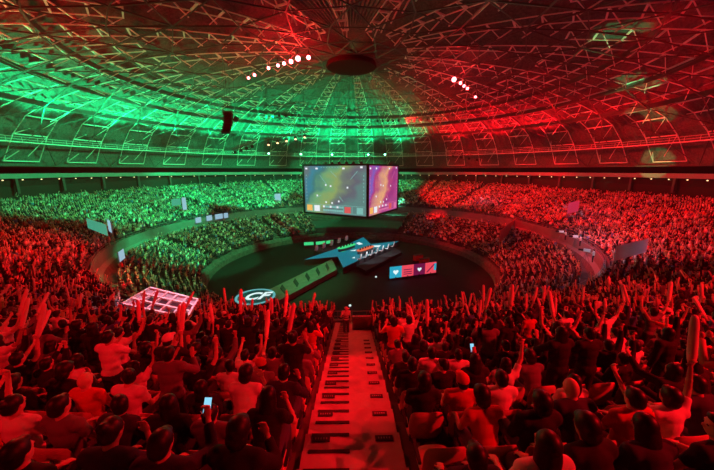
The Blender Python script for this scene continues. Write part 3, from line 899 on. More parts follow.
# stage platform and its lit floor
ST_Z = 1.3
star = [(304, 259.5), (345, 245.5), (363.5, 237), (371, 244), (399, 241), (381, 250), (343, 267.5), (337.5, 256.5)]
P_ = poly_at(star, ST_Z)
t = thing('stage', 'star-shaped esports stage with a glowing teal floor in the middle of the arena', 'stage', (0, 0, 0))
MB().prism([(p.x, p.y) for p in P_], 0.0, ST_Z - .05).build('platform', M['deck'], t)
cx = sum(p.x for p in P_) / 8; cy = sum(p.y for p in P_) / 8
MB().prism([((p.x - cx) * .985 + cx, (p.y - cy) * .985 + cy) for p in P_], ST_Z - .05, ST_Z).build('led_floor', E_TEAL, t)
for px in ([(339, 251), (352, 246.5), (354, 248), (342, 252)], ):
    MB().prism([(p.x, p.y) for p in poly_at(px, ST_Z)], ST_Z, ST_Z + .03).build('floor_stripe', E_GREEN, t)
for px in ([(352, 258), (355, 256.8), (354.6, 258.4)], [(350, 250.8), (356.5, 249.6), (355, 251)], [(373, 245.6), (381, 245.2), (379, 247.2), (374, 246.8)], [(356, 243.2), (359, 242.2), (363, 244), (359, 244.8)]):
    MB().prism([(p.x, p.y) for p in poly_at(px, ST_Z)], ST_Z, ST_Z + .03).build('floor_mark', E_WHITE, t)
# dark side deck in front of the right half
q = poly_at([(357, 266), (395, 248), (402, 252), (366, 271)], .8)
tag(MB().prism([(p.x, p.y) for p in q], 0, .8).build('stage_step', M['black']), 'low dark deck below the orange team desk', 'platform')
# team desks
def desk(p0, p1, col, label):
    a = at_z(*p0, ST_Z); b = at_z(*p1, ST_Z); d = b - a; L = d.length; c = (a + b) / 2; rz = math.atan2(d.y, d.x)
    t = thing('team_desk', label, 'desk', (c.x, c.y, ST_Z), rz, 'team desks')
    pts = [(L / 2 * (abs(math.cos(u)) ** .6) * (1 if math.cos(u) > 0 else -1), .95 * math.sin(u)) for u in [2 * PI * k / 28 for k in range(28)]]
    MB().prism(pts, .70, .78).build('desk_top', col, t)
    MB().prism([(x * .93, y * .8) for x, y in pts], 0, .70).build('desk_front', M['deck'], t)
    for k in range(5):
        x = (k - 2) * L / 6
        m = MB().box((x, 0, 1.03), (.62, .04, .36)).box((x, 0, .82), (.06, .05, .12)).build('monitor', M['black'], t)
        MB().box((x, .025, 1.03), (.57, .01, .31)).build('screen', E_WHITE, m)
    return t, c, rz, L
dg, c1, r1, L1 = desk((338, 252), (355, 246.5), E_GREEN, 'rounded team desk glowing green on the teal floor')
do, c2, r2, L2 = desk((357.5, 254.5), (373, 248.7), E_ORANGE, 'rounded team desk glowing orange on the teal floor')
# gaming chairs and players
def chair_proto():
    t = thing('gaming_chair', 'x', 'chair', (0, 0, 0), 0, 'white gaming chairs on the stage')
    vs, fs = slab(.52, .85, .09, -.07); R = Euler((.15, 0, 0)).to_matrix()
    b = MB(); b.add([R @ Vector(v) + V(0, -.30, .92) for v in vs], fs); b.build('backrest', M['white'], t, None, True)
    vs, fs = slab(.52, .50, .10, .03); R = Euler((PI / 2, 0, 0)).to_matrix()
    b = MB(); b.add([R @ Vector(v) + V(0, 0, .46) for v in vs], fs); b.build('seat', M['white'], t, None, True)
    b = MB(); b.bar((0, 0, .08), (0, 0, .44), .035, 8)
    for k in range(5): a = 2 * PI * k / 5; b.bar((0, 0, .1), (.3 * math.cos(a), .3 * math.sin(a), .05), .025, 6)
    b.build('base', M['steel_dark'], t)
    for s in (-1, 1): MB().box((s * .29, -.05, .68), (.06, .3, .04)).bar((s * .29, -.05, .45), (s * .29, -.05, .67), .02).build('armrest', M['black'], t)
    return t
ch0 = chair_proto(); first = True
POS = ['nearest to', 'second from', 'third from', 'fourth from', 'fifth from', 'sixth from', 'farthest from']
for k in range(7):
    u = k / 6.0; p = at_z(359 + (392 - 359) * u, 262.5 - 13.5 * u, .8)
    c = ch0 if first else copy_tree(ch0); first = False
    c.location = (p.x, p.y, .8 if 0 < 1 else 0); c.rotation_euler.z = r2 + .2; c.scale = (1.5,) * 3
    c['label'] = 'white gaming chair on the dark deck, %s the near corner of the teal stage' % POS[k]
lam = bpy.data.lights.new('deck_light', 'POINT')
for k in range(2):
    u = .25 + .5 * k; p = at_z(359 + 33 * u, 262.5 - 13.5 * u, .8); spot((p.x + .5, p.y - 4.0, 7), (p.x, p.y, 1.2), 2200, (.8, .95, 1.0), 70, .5, .2)  # added spots without fixtures brighten the white chairs
for k in range(5):
    u = k / 4.0; p = at_z(316 + (346 - 316) * u, 253.0 - 10.5 * u, ST_Z)
    c = copy_tree(ch0); c.location = (p.x, p.y, ST_Z); c.rotation_euler.z = r1 - .4; c['label'] = 'white gaming chair behind the green desk, %s the far stage tip' % POS[4 - k]
    c.location.z = ST_Z
    o = place_person('sit_rest', (p.x, p.y, ST_Z), r1 - .4, M['sh_white'], M['skin_a'], 'short', M['hair'], M['trousers'], 'player in white tee sitting at the green desk, %s the far stage tip' % POS[4 - k], 'players on the stage')
p = at_z(330, 243, ST_Z); spot((p.x, p.y - 3, 8), (p.x, p.y, 1.5), 1500, (1.0, .45, .6), 80, .5, .2)
for k in range(5):
    u = (k + .5) / 5; p = at_z(360 + 16 * u, 258.5 - 6.5 * u, ST_Z)
    o = place_person('sit_rest', (p.x, p.y, ST_Z), r2, M['sh_black'], M['skin_a'], 'short', M['hair'], M['trousers'], 'player in black sitting at the orange desk, %s the near corner of the stage' % POS[k], 'players on the stage', True)
# green lit desk row behind the stage
for k, (a, b) in enumerate((((304, 243.5), (313.5, 243)), ((316, 243), (325, 242)), ((326.5, 242), (333, 241)))):
    pa, pb = at_z(*a, 1.4), at_z(*b, 1.4); d = pb - pa; c = (pa + pb) / 2
    t = thing('light_bar', 'bright green light bar behind the stage, %s of the row' % ('first', 'middle', 'last')[k], 'light bar', (c.x, c.y, 0), math.atan2(d.y, d.x), 'green light bars')
    MB().box((0, 0, 1.3), (d.length, .3, .75)).build('tube', E_GREEN, t); MB().box((0, .25, .85), (d.length * .96, .3, 1.7)).build('housing', M['deck'], t)
# runway from the stage to the logo disc
run = poly_at([(332, 259), (337, 269.5), (278, 301), (268, 290)], .9)
t = thing('runway', 'green-lit runway with dark steps leading from the stage to the emblem disc', 'runway')
MB().prism([(p.x, p.y) for p in run], 0, .9).build('deck', mat('runway_deck', (.16, .17, .16), .5, noise=.2, scale=1), t)
for k in range(5):
    u = .12 + k * .18
    a = run[0].lerp(run[3], u); b = run[1].lerp(run[2], u); a2 = run[0].lerp(run[3], u + .045); b2 = run[1].lerp(run[2], u + .045)
    m1, m2 = a.lerp(b, .12), a.lerp(b, .62); n1, n2 = a2.lerp(b2, .3), a2.lerp(b2, .8)
    MB().prism([(v.x, v.y) for v in (m1, m2, n2, n1)], .9, 1.02).build('dark_step', M['black'], t)
a, b = run[0], run[3]; c = (a + b) / 2
spot((c.x, c.y + 4, 14), (c.x, c.y, 1), 7000, GREEN, 75, .5, .3)
ld = at_z(255.5, 296.5, 1.0); e1 = at_z(235.5, 296.5, 1.0); rad = (e1 - ld).length
t = thing('emblem_disc', 'round dark disc with a glowing ring and a white italic CF emblem', 'platform', (ld.x, ld.y, 0))
b = MB(); n = 48
b.prism([(rad * math.cos(2 * PI * k / n), rad * math.sin(2 * PI * k / n)) for k in range(n)], .62, .98); b.build('base', M['deck'], t)
b = MB()
ring = [(rad * .97, .98), (rad * .97, 1.05), (rad * .85, 1.05), (rad * .85, .98)]
bb = rev(ring, 'x', None, 64); b.add(bb.v, bb.f); b.build('ring', emis('ring_glow', (.12, .42, .46), .9), t)
b = MB(); b.prism([(rad * .84 * math.cos(2 * PI * k / n), rad * .84 * math.sin(2 * PI * k / n)) for k in range(n)], .98, 1.0); b.build('panel', emis('disc_panel', (.0, .05, .06), .6), t)
def text_mesh(body, size, extr, m, name, parent, shear=0.0, bold=0.0):
    cu = bpy.data.curves.new(name, 'FONT'); cu.body = body; cu.size = size; cu.extrude = extr; cu.shear = shear; cu.offset = bold; cu.align_x = 'CENTER'; cu.align_y = 'CENTER'
    tmp = bpy.data.objects.new('tmp', cu); C.objects.link(tmp)
    dgx = bpy.context.evaluated_depsgraph_get(); dgx.update()
    me = bpy.data.meshes.new_from_object(tmp.evaluated_get(dgx)); bpy.data.objects.remove(tmp)
    me.materials.clear(); me.materials.append(m)
    return link(name, me, parent)
e = text_mesh('CF', rad * 1.15, .02, E_WHITE, 'emblem', t, .35, .10); e.location = (0, 0, 1.04); e.scale = (.85, 1.0, 1); e.rotation_euler.z = .12
bk = poly_at([(238, 291.5), (272, 288.5), (271, 297), (262, 303), (240, 303)], .6)
tag(MB().prism([(p.x, p.y) for p in bk], 0, .6).build('disc_plinth', emis('plinth_blue', (.0, .03, .05), .6, (.05, .05, .05))), 'dark angular plinth under the emblem disc', 'platform')
# LED banner at the near side of the floor
pa, pb = at_z(389.5, 277.5, .6), at_z(436, 271.5, .6); d = (pb - pa); L = d.length; rz = math.atan2(d.y, d.x)
t = thing('led_banner', 'low angled screen with cyan, red and magenta panels and white heart marks', 'screen', (pa.x, pa.y, 0), rz)
Hh = 2.2
MB().box((L / 2, .12, Hh / 2 + .3), (L + .2, .2, Hh + .3)).build('frame', M['black'], t)
for k in range(4): MB().box((L / 8 + k * L / 4, .3, .3), (.15, .8, .6)).build('foot', M['steel_dark'], t)
def heart(s):
    return [(s * .9 * math.sin(u) ** 3, s * (.72 * math.cos(u) - .28 * math.cos(2 * u) - .11 * math.cos(3 * u) - .05 * math.cos(4 * u))) for u in [2 * PI * k / 24 for k in range(24)]]
for k, m in enumerate((E_CYAN, E_PINK, E_MAG, E_PINK)):
    x0 = k * L / 4
    pn = MB().box((x0 + L / 8, .0, Hh / 2 + .4), (L / 4 - .04, .05, Hh)).build('panel', m, t)
    if k in (0, 2):
        h = heart(.62 if k == 0 else .5); b = MB(); vs = [(x0 + L / 8 + x, -.05, Hh / 2 + .4 + z) for x, z in h]; vs2 = [(x, -.02, z) for x, y, z in vs]
        b.add(vs + vs2, [tuple(range(24)), tuple(range(47, 23, -1))] + [(i, (i + 1) % 24, 24 + (i + 1) % 24, 24 + i) for i in range(24)]); b.build('heart_mark', E_WHITE, pn)
    if k == 1:
        for zz in (.9, 1.3, 1.75): MB().box((x0 + L / 8, -.04, zz), (L / 4 * .7, .03, .16)).build('stripe', E_MAG, pn)
    if k == 3:
        R = Euler((0, -.75, 0)).to_matrix()
        MB().box((x0 + L / 8, -.04, Hh / 2 + .4), (2.4, .03, .22), R).build('stripe', E_MAG, pn); MB().box((x0 + L / 4 - .3, -.04, Hh / 2 + .55), (.5, .03, 1.4)).build('stripe', E_CYAN, pn)
# red lit equipment behind the banner
for k, (px, py) in enumerate(((418, 260), (424, 264))):
    p = at_z(px, py, .0); t = thing('flight_case', 'red-lit equipment case on the dark floor, %s the banner screen' % ('farther from', 'closer to')[k], 'case', (p.x, p.y, 0), .5, 'equipment cases')
    MB().box((0, 0, .6), (2.2, .9, 1.2)).build('body', M['sh_red'], t); MB().box((0, 0, 1.24), (2.3, 1.0, .08)).build('lid', M['steel_dark'], t)
p = at_z(420, 262, 0); spot((p.x, p.y - 2, 12), (p.x, p.y, 0), 900, RED, 40)
for k, (px, py) in enumerate(((350, 304.5), (336, 250), (376, 276))):
    p = at_z(px, py, .3); o = MB().ball((0, 0, 0), (.2, .2, .15), 10, 6).build('floor_lamp', E_WHITE, None, (p.x, p.y, .15), True); tag(o, 'tiny white lamp on the dark arena floor, %s' % ('nearest to the aisle stairs', 'behind the runway', 'beside the banner screen')[k], 'lamp')

# ---- the hanging video cube
def game_material(name, tint, tint2):
    m = bpy.data.materials.new(name); m.use_nodes = True; nt = m.node_tree; b = nt.nodes['Principled BSDF']
    tc = nt.nodes.new('ShaderNodeTexCoord'); mp = nt.nodes.new('ShaderNodeMapping'); n = nt.nodes.new('ShaderNodeTexNoise'); r = nt.nodes.new('ShaderNodeValToRGB')
    n.inputs['Scale'].default_value = 3.2; n.inputs['Detail'].default_value = 6
    nt.links.new(tc.outputs['Generated'], mp.inputs['Vector']); nt.links.new(mp.outputs['Vector'], n.inputs['Vector'])
    # a slanted bright band across the picture
    sx = nt.nodes.new('ShaderNodeSeparateXYZ'); nt.links.new(tc.outputs['Generated'], sx.inputs[0])
    a1 = nt.nodes.new('ShaderNodeMath'); a1.operation = 'MULTIPLY_ADD'; nt.links.new(sx.outputs['Z'], a1.inputs[0]); a1.inputs[1].default_value = -.45; nt.links.new(sx.outputs['X'], a1.inputs[2])
    a2 = nt.nodes.new('ShaderNodeMath'); a2.operation = 'MULTIPLY_ADD'; nt.links.new(n.outputs['Fac'], a2.inputs[0]); a2.inputs[1].default_value = .7; nt.links.new(a1.outputs[0], a2.inputs[2])
    nt.links.new(a2.outputs[0], r.inputs['Fac'])
    cr = r.color_ramp; cols = tint
    cr.elements[0].position = .0; cr.elements[0].color = (*cols[0], 1); cr.elements[1].position = 1.0; cr.elements[1].color = (*cols[-1], 1)
    for k, c in enumerate(cols[1:-1]): e = cr.elements.new((k + 1) / (len(cols) - 1)); e.color = (*c, 1)
    nt.links.new(r.outputs['Color'], b.inputs['Emission Color']); b.inputs['Emission Strength'].default_value = tint2; b.inputs['Base Color'].default_value = (.02, .02, .02, 1)
    return m
G1 = game_material('game_picture', [(.10, .13, .15), (.03, .17, .25), (.04, .15, .15), (.12, .30, .14), (.21, .30, .10), (.12, .17, .13), (.09, .10, .13), (.08, .18, .17)], 1.25)
G2 = game_material('game_picture_magenta', [(.30, .05, .24), (.16, .10, .42), (.34, .03, .16), (.50, .22, .18), (.65, .33, .16), (.40, .06, .16), (.26, .03, .17), (.32, .05, .2)], 1.2)
nearc = at_y(367.5, 217.5, 9.5); z0 = nearc.z; z1 = at_y(367.5, 164.5, 9.5).z
SW = 18.5; Hs = z1 - z0; al = math.radians(30)
dl = Vector((-math.cos(al), math.sin(al), 0)); dr = Vector((math.sin(al), math.cos(al), 0))
cc = Vector((nearc.x, nearc.y, 0)) + (dl + dr) * (SW / 2)
t = thing('video_cube', 'large hanging video cube showing a game on its green and magenta sides', 'screen', (cc.x, cc.y, z0), math.atan2(-dl.y, -dl.x))
# local x runs along the left face towards the near corner, local -y faces the camera
MB().box((0, 0, Hs / 2), (SW - .3, SW - .3, Hs - .2)).build('core', M['black'], t)
b = MB()
for sx in (-1, 1):
    for sy in (-1, 1): b.box((sx * SW / 2, sy * SW / 2, Hs / 2), (.5, .5, Hs))
for zz in (-.05, Hs):
    for s in (-1, 1): b.box((0, s * SW / 2, zz), (SW, .5, .35)); b.box((s * SW / 2, 0, zz), (.5, SW, .35))
b.build('frame', M['black'], t)
def picture(side):
    m = G1 if side in (0, 2) else G2
    s = MB().box((0, 0, Hs / 2), (SW - .7, .06, Hs - .45)).build('screen', m, t)
    s.rotation_euler.z = side * PI / 2
    off = {0: (0, -SW / 2 - .08, 0), 1: (SW / 2 + .08, 0, 0), 2: (0, SW / 2 + .08, 0), 3: (-SW / 2 - .08, 0, 0)}[side]; s.location = off
    if side > 1: return
    W2 = (SW - .7) / 2
    def q(u, v, w, h, mt, nm): MB().box((-W2 + u * 2 * W2, -.06, v * Hs), (w, .04, h)).build(nm, mt, s)
    hud = E_HUD if side == 0 else E_HUD2
    for u, mt in ((.08, E_GOLD), (.21, E_HUDW), (.72, E_REDD), (.91, hud)): q(u, .115, 1.7, 1.5, mt, 'portrait')
    for k in range(9): q(.33 + k * .038, .16, .55, .5, E_HUDW if k % 3 == 0 else hud, 'hud_tile'); q(.33 + k * .038, .085, .55, .5, hud, 'hud_tile')
    q(.5, .20, 2 * W2 * .96, .07, hud, 'hud_line'); q(.5, .045, 2 * W2 * .96, .07, hud, 'hud_line')
    for u in (.145, .275, .655, .79): q(u, .12, .09, 1.6, hud, 'hud_line')
    for u, v in ((.22, .93), (.66, .93), (.93, .95), (.04, .93)): q(u, v, .65, .42, E_HUDW, 'hud_badge')
    for k in range(8): q(.30 + k * .045, .95, .28, .16, hud, 'hud_tick'); q(.035, .30 + k * .07, .2, .3, hud, 'hud_tick'); q(.965, .30 + k * .07, .2, .3, hud, 'hud_tick')
    for k, (u, v) in enumerate(((.37, .60), (.45, .58), (.58, .28), (.37, .25), (.47, .24), (.72, .56), (.22, .38))): q(u, v, .42, .42, E_HUDW, 'unit_mark')
    for (u, v, ln, an) in ((.33, .70, 3.2, .85), (.50, .82, 2.2, .7), (.62, .33, 1.6, .8), (.82, .8, 2.6, -.8), (.24, .36, 1.7, -.4)):
        R = Euler((0, an, 0)).to_matrix(); MB().box((-W2 + u * 2 * W2, -.06, v * Hs), (ln, .04, .09), R).build('unit_trail', hud, s)
E_HUD = emis('hud_pale_green', (.22, .55, .50), .9); E_HUD2 = emis('hud_pale_pink', (.75, .18, .40), .9); E_HUDW = emis('hud_white', (.75, .80, .85), 1.1); E_GOLD = emis('hud_gold', (.9, .5, .12), 1.0); E_REDD = emis('hud_red', (.7, .10, .10), 1.0)
for sd in range(4): picture(sd)
b = MB()
for sx in (-1, 1):
    for sy in (-1, 1): MB().bar((sx * SW / 2.3, sy * SW / 2.3, Hs), (sx * 3.0, sy * 3.0, 36.5 - z0), .05).build('suspension_cable', M['steel_dark'], t)
for k in range(9):
    o = MB().box((0, 0, .28), (.5, .5, .5)).ball((0, -.2, .3), .22, 8, 6).build('spotlight', M['steel_dark'], t); o.location = (-SW / 2 + .8 + k * 2, -SW / 2, Hs + .17)

# ---- oval lattice rig and lattice barrier, ramps behind
c = at_z(396, 224, 2.2); ax = (at_z(418, 224, 2.2) - at_z(373, 224, 2.2)).length / 2; ay = (at_z(396, 218, 2.2) - at_z(396, 230, 2.2)).length / 2
t = thing('oval_truss', 'pale green oval truss platform behind the stage', 'truss', (c.x, c.y, 0))
b = MB(); pts = [(ax * math.cos(2 * PI * k / 36), ay * math.sin(2 * PI * k / 36)) for k in range(36)]
for z in (1.8, 2.6): b.path([(x, y, z) for x, y in pts], .13, 4, True)
for k in range(36): x, y = pts[k]; x2, y2 = pts[(k + 1) % 36]; b.bar((x, y, 1.8), (x2, y2, 2.6), .07)
b.build('rim', M['steel_light'], t)
b = MB()
for k in range(1, 9):
    x = -ax + 2 * ax * k / 9; y = ay * math.sqrt(1 - (x / ax) ** 2); b.bar((x, -y, 2.2), (x, y, 2.2), .09)
b.bar((-ax, 0, 2.2), (ax, 0, 2.2), .09); b.build('cross_bar', M['steel_light'], t)
for k in range(0, 36, 6): MB().bar((pts[k][0], pts[k][1], 0), (pts[k][0], pts[k][1], 1.8), .1).build('leg', M['steel_mid'], t)
spot((c.x, c.y, 16), (c.x, c.y, 2), 16000, (.1, 1, .5), 60, .5, .3)
p0, p1 = at_z(423, 235, 0), at_z(455, 238, 0); d = p1 - p0; h = at_y(423, 224, p0.y).z
t = thing('lattice_barrier', 'red-lit lattice screen standing at the far edge of the floor', 'barrier', (p0.x, p0.y, 0), math.atan2(d.y, d.x))
b = MB(); L = d.length
for k in range(9): b.box((L * k / 8, 0, h / 2), (.12, .12, h))
b.build('upright', M['steel_mid'], t)
for k in range(6): MB().box((L / 2, 0, h * (k + .3) / 5.6), (L, .14, .28)).build('rail', M['sh_red'], t)
spot((p0.x, p0.y - 10, 12), (p0.x + L / 2, p0.y, 2), 9000, RED, 45, .5, .3)
for k, (a, b2, hh) in enumerate((((404, 214), (440, 200), 5.5), ((408, 224), (468, 200), 3.2), ((400, 236), (440, 232), 1.0))):
    pa, pb = at_z(*a, hh * .5), at_z(*b2, hh + 1); d = pb - pa
    t = thing('ramp_beam', 'dim green steel ramp beam rising behind the video cube, %s of three' % ('topmost', 'middle', 'lowest')[k], 'beam', (pa.x, pa.y, 0), math.atan2(d.y, d.x), 'ramp beams')
    Lx = math.hypot(d.x, d.y)
    MB().bar((0, 0, pa.z), (Lx, 0, pb.z), .30).build('beam', M['steel_light'], t)
    for q_ in range(4): MB().bar((Lx * (q_ + .5) / 4, 0, 0), (Lx * (q_ + .5) / 4, 0, pa.z + (pb.z - pa.z) * (q_ + .5) / 4), .12).build('post', M['steel_mid'], t)
# backdrop wall at the far side of the floor, where no crowd sits
mb_ = rev([(28.5, 0), (28.5, 3.4), (29.2, 3.6), (38.8, 5.2)], 'x', None, 60, 62, 112); struct('wall_backstage', mb_, M['deck'], 'dark backstage wall closing the far side of the floor')

# ---- white grid canopy above the side entrance
zc = 11.2
cp = [at_z(150, 288, zc + .2), at_z(198, 300, zc), at_z(187, 318, zc - .6), at_z(122, 304, zc - .6)]
t = thing('grid_canopy', 'white gridded canopy with dark panes over the entrance among the red crowd', 'canopy', (0, 0, 0))
def bil(u, v): return (cp[0].lerp(cp[1], u)).lerp(cp[3].lerp(cp[2], u), v)
b = MB()
for i in range(6): b.bar(bil(i / 5, 0), bil(i / 5, 1), .11)
b.build('long_bar', M['white'], t); b = MB()
for j in range(4): b.bar(bil(0, j / 3), bil(1, j / 3), .11)
b.build('cross_bar', M['white'], t)
pane = mat('canopy_pane', (.03, .04, .05), .4); pale = mat('canopy_pale_panel', (.45, .47, .52), .4)
for i in range(5):
    for j in range(3):
        a = [bil((i + .12) / 5, (j + .15) / 3), bil((i + .88) / 5, (j + .15) / 3), bil((i + .88) / 5, (j + .85) / 3), bil((i + .12) / 5, (j + .85) / 3)]
        b = MB(); b.add([v - V(0, 0, .05) for v in a] + [v - V(0, 0, .12) for v in a], [(0, 1, 2, 3), (7, 6, 5, 4), (0, 4, 5, 1), (1, 5, 6, 2), (2, 6, 7, 3), (3, 7, 4, 0)]); b.build('pane', pale if j == 0 or (i == 0 and j < 3) else pane, t)
for u, v in ((0, 0), (1, 0), (1, 1), (0, 1)):
    p = bil(u, v); r = math.hypot(p.x, p.y); zf = z_up(r, p.x, p.y) if r > 40 else z_lo(min(r, 38)); MB().bar((p.x, p.y, min(zf, p.z - .5)), p, .07).build('post', M['steel_mid'], t)
pm = bil(.5, .5); spot((pm.x + 2, pm.y + 1, pm.z + 9), (pm.x, pm.y, pm.z), 2600, (.80, .75, 1.0), 50, .5, .4)
b = MB(); rp = [at_z(104, 296, zc - 1), at_z(125, 305, zc - .9), at_z(150, 312, zc - .8), at_z(178, 314, zc - .6)]
b.path(rp, .06, 6); b.path([p - V(0, 0, .5) for p in rp], .05, 6)
for p in rp: b.bar(p, p - V(0, 0, 1.3), .05)
tag(b.build('handrail', M['steel_mid']), 'curved dark handrail running beside the white grid canopy', 'handrail')

# ---- camera platforms, pale self-glowing boards, flags
def board(a, b2, h, m, label, nm='sign_board', cat='board'):
    """an upright board on posts, between two pixels' rays at distance given by its base height"""
    pa, pb, z = a[0], a[1], b2
    A, B = at_z(*pa, z), at_z(*pb, z); d = B - A; Lx = d.length
    t = thing(nm, label, cat, (A.x, A.y, z), math.atan2(d.y, d.x))
    MB().box((Lx / 2, 0, h / 2), (Lx, .03, h)).build('panel', m, t)
    for s in (.05, .95): MB().bar((Lx * s, .12, -1.6), (Lx * s, .12, h), .05).build('post', M['steel_mid'], t)
    return t
E_PALEG = emis('board_glow_green', (.06, .42, .26), .8); E_PALEB = emis('glow_pale_blue', (.35, .60, .75), .8)  # boards emit: light falling on them is put into their colour
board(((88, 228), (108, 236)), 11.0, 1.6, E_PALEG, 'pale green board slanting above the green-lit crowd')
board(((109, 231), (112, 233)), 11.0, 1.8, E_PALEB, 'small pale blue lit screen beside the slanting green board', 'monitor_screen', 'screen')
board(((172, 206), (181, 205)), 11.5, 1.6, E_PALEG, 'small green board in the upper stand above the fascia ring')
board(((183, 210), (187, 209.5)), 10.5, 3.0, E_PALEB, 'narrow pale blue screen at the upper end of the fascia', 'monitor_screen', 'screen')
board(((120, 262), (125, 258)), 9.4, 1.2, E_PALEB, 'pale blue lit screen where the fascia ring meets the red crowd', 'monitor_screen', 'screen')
board(((248, 207.5), (262, 206.5)), 8.4, 1.1, E_BLUE, 'blue lit strip on the fascia ring in front of the video cube', 'glow_strip', 'screen')
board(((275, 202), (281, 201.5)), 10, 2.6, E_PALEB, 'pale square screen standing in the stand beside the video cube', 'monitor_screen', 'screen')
t = board(((567, 214), (578, 211)), 11.2, 2.3, emis('pink_cloth_glow', (.75, .03, .10), .6), 'bright pink square banner in the red crowd', 'banner', 'banner')  # cloth emits: the light on this banner is part of its material
PB = mat('pale_banner', (.8, .65, .75), .7)
tl = PB.node_tree.nodes.new('ShaderNodeBsdfTranslucent'); tl.inputs[0].default_value = (.85, .7, .8, 1); mx = PB.node_tree.nodes.new('ShaderNodeMixShader'); mx.inputs[0].default_value = .6
PB.node_tree.links.new(PB.node_tree.nodes['Principled BSDF'].outputs[0], mx.inputs[1]); PB.node_tree.links.new(tl.outputs[0], mx.inputs[2]); PB.node_tree.links.new(mx.outputs[0], PB.node_tree.nodes['Material Output'].inputs[0])
t = board(((614, 261), (646, 252)), 11.4, 1.5, PB, 'pale pink cloth banner held across the red crowd', 'banner', 'banner')
t = board(((499, 243), (517, 226)), 6.0, 2.5, M['sh_red'], 'dark red slanted hoarding beside the lower tier', 'banner', 'banner')
# glowing panels added on the fascia to imitate white-lit equipment
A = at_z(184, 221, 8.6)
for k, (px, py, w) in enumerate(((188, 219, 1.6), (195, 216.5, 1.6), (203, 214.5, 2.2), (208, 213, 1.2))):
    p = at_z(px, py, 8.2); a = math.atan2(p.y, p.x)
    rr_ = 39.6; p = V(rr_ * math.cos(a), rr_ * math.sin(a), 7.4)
    o = MB().box((0, 0, .7), (.16, w, 1.3)).build('glow_strip', E_PALEB, None, p); o.rotation_euler.z = a; tag(o, 'pale glowing panel on the green part of the fascia ring, %s from the red crowd' % ORD[k], 'screen', 'glowing fascia panels')
# camera operators on platforms, blue lit
def camera_post(px, py, z, label, facing_rz):
    p = at_z(px, py, z)
    t = thing('broadcast_camera', label, 'camera', (p.x, p.y, z), facing_rz, 'broadcast cameras')
    b = MB()
    for k in range(3): a = 2 * PI * k / 3; b.bar((.5 * math.cos(a), .5 * math.sin(a), 0), (0, 0, 1.25), .03)
    b.build('tripod', M['steel_mid'], t); MB().box((0, 0, 1.5), (.3, .7, .35)).build('body', M['sh_white'], t); MB().bar((0, .35, 1.5), (0, .85, 1.5), .12, 10).build('lens', M['black'], t)
    q_ = p + Vector((.7, -.3, 0))
    place_person('stand_clap', q_, facing_rz, M['sh_white'], M['skin_a'], 'short', M['hair'], M['trousers'], 'operator in a white tee behind the ' + label.replace('broadcast ', ''), 'camera operators', False, 1.0)
    point((p.x + .3, p.y - 1.5, z + 3.0), 160, (.35, .7, 1.0), .2)
for px, py, z, lb in ((564, 214, 11.0, 'broadcast camera above the curved fascia beside the pink banner'), (560, 240, 8.2, 'broadcast camera on the fascia bend under the pink banner'),
                      (574, 246, 8.4, 'broadcast camera at the middle of the fascia bend'), (585, 262, 8.8, 'broadcast camera nearest to the aisle on the bend'), (480, 203, 10.5, 'broadcast camera at the far part of the fascia')):
    p = at_z(px, py, z); camera_post(px, py, z, lb, facing(p.x, p.y))
# steward with a striped vest at the foot of the stairs
r_st = UP0 + UPP * 5; zst = z_up(r_st, 0, -r_st) + .06
ow = place_person('stand_turned', (-.32, -r_st, zst), PI, M['sh_white'], M['skin_a'], 'cap', M['sh_white'], M['sh_grey'], 'steward in a striped pale vest standing at the foot of the aisle stairs', None)
for zz in (1.18, 1.05): bb = MB(); bb.path([(.205 * math.cos(2 * PI * k / 16), .155 * math.sin(2 * PI * k / 16) + .03, zz) for k in range(16)], .022, 4, True); bb.build('vest_stripe', M['sh_navy'], ow)
t = thing('aisle_gate', 'dark red metal gate with a top rail beside the steward', 'gate', (.62, -(UP0 + UPP * 4), z_up(UP0 + UPP * 4, 0, -44)))
MB().box((0, 0, .5), (1.1, .06, .9)).build('panel', mat('gate_panel', (.22, .05, .05), .6), t); MB().bar((-.6, 0, 1.05), (.6, 0, 1.05), .04, 8).build('top_rail', M['steel_light'], t)
for s in (-1, 1): MB().bar((s * .58, 0, 0), (s * .58, 0, 1.05), .035, 8).build('post', M['steel_mid'], t)

# ---- hanging rigs in the dome
def truss_rig(p0, p1, n, label, lit=True, group='lighting trusses'):
    d = Vector(p1) - Vector(p0); L = d.length
    t = thing('lighting_truss', label, 'truss', p0, math.atan2(d.y, d.x), group)
    b = MB(); dz = d.z
    f = lambda u, oy, oz: V(u * math.hypot(d.x, d.y), oy, u * dz + oz)
    for oy, oz in ((-.25, 0), (.25, 0), (0, .45)): b.bar(f(0, oy, oz), f(1, oy, oz), .06)
    m = max(4, int(L / .7))
    for k in range(m):
        a, c_ = k / m, (k + 1) / m
        b.bar(f(a, -.25, 0), f(c_, 0, .45), .035); b.bar(f(a, .25, 0), f(c_, 0, .45), .035); b.bar(f(a, -.25, 0), f(c_, .25, 0), .035)
    b.build('truss_frame', M['steel_dark'], t)
    for k in range(n):
        u = (k + .5) / n; q_ = f(u, 0, 0)
        h = MB().bar(q_ + V(0, 0, -.1), q_ + V(0, 0, -.45), .05).box(q_ + V(0, 0, -.7), (.55, .45, .55)).build('spotlight', M['black'], t)
        if lit: MB().ball(q_ + V(0, -.12, -1.02), (.26, .26, .16), 10, 6).build('lens', E_WARM, h)
    for u in (.1, .9):
        w = f(u, 0, .45); top = max(w.z + 2, zdome(min(60, math.hypot(p0[0], p0[1]))) - .3 - p0[2]); MB().bar(w, (w.x, w.y, top), .03).build('cable', M['black'], t)
    return t
ya = 8.0
truss_rig(at_y(264, 141, ya), at_y(309, 131.5, ya), 5, 'hanging truss with five warm lit spotlights in front of the green dome')
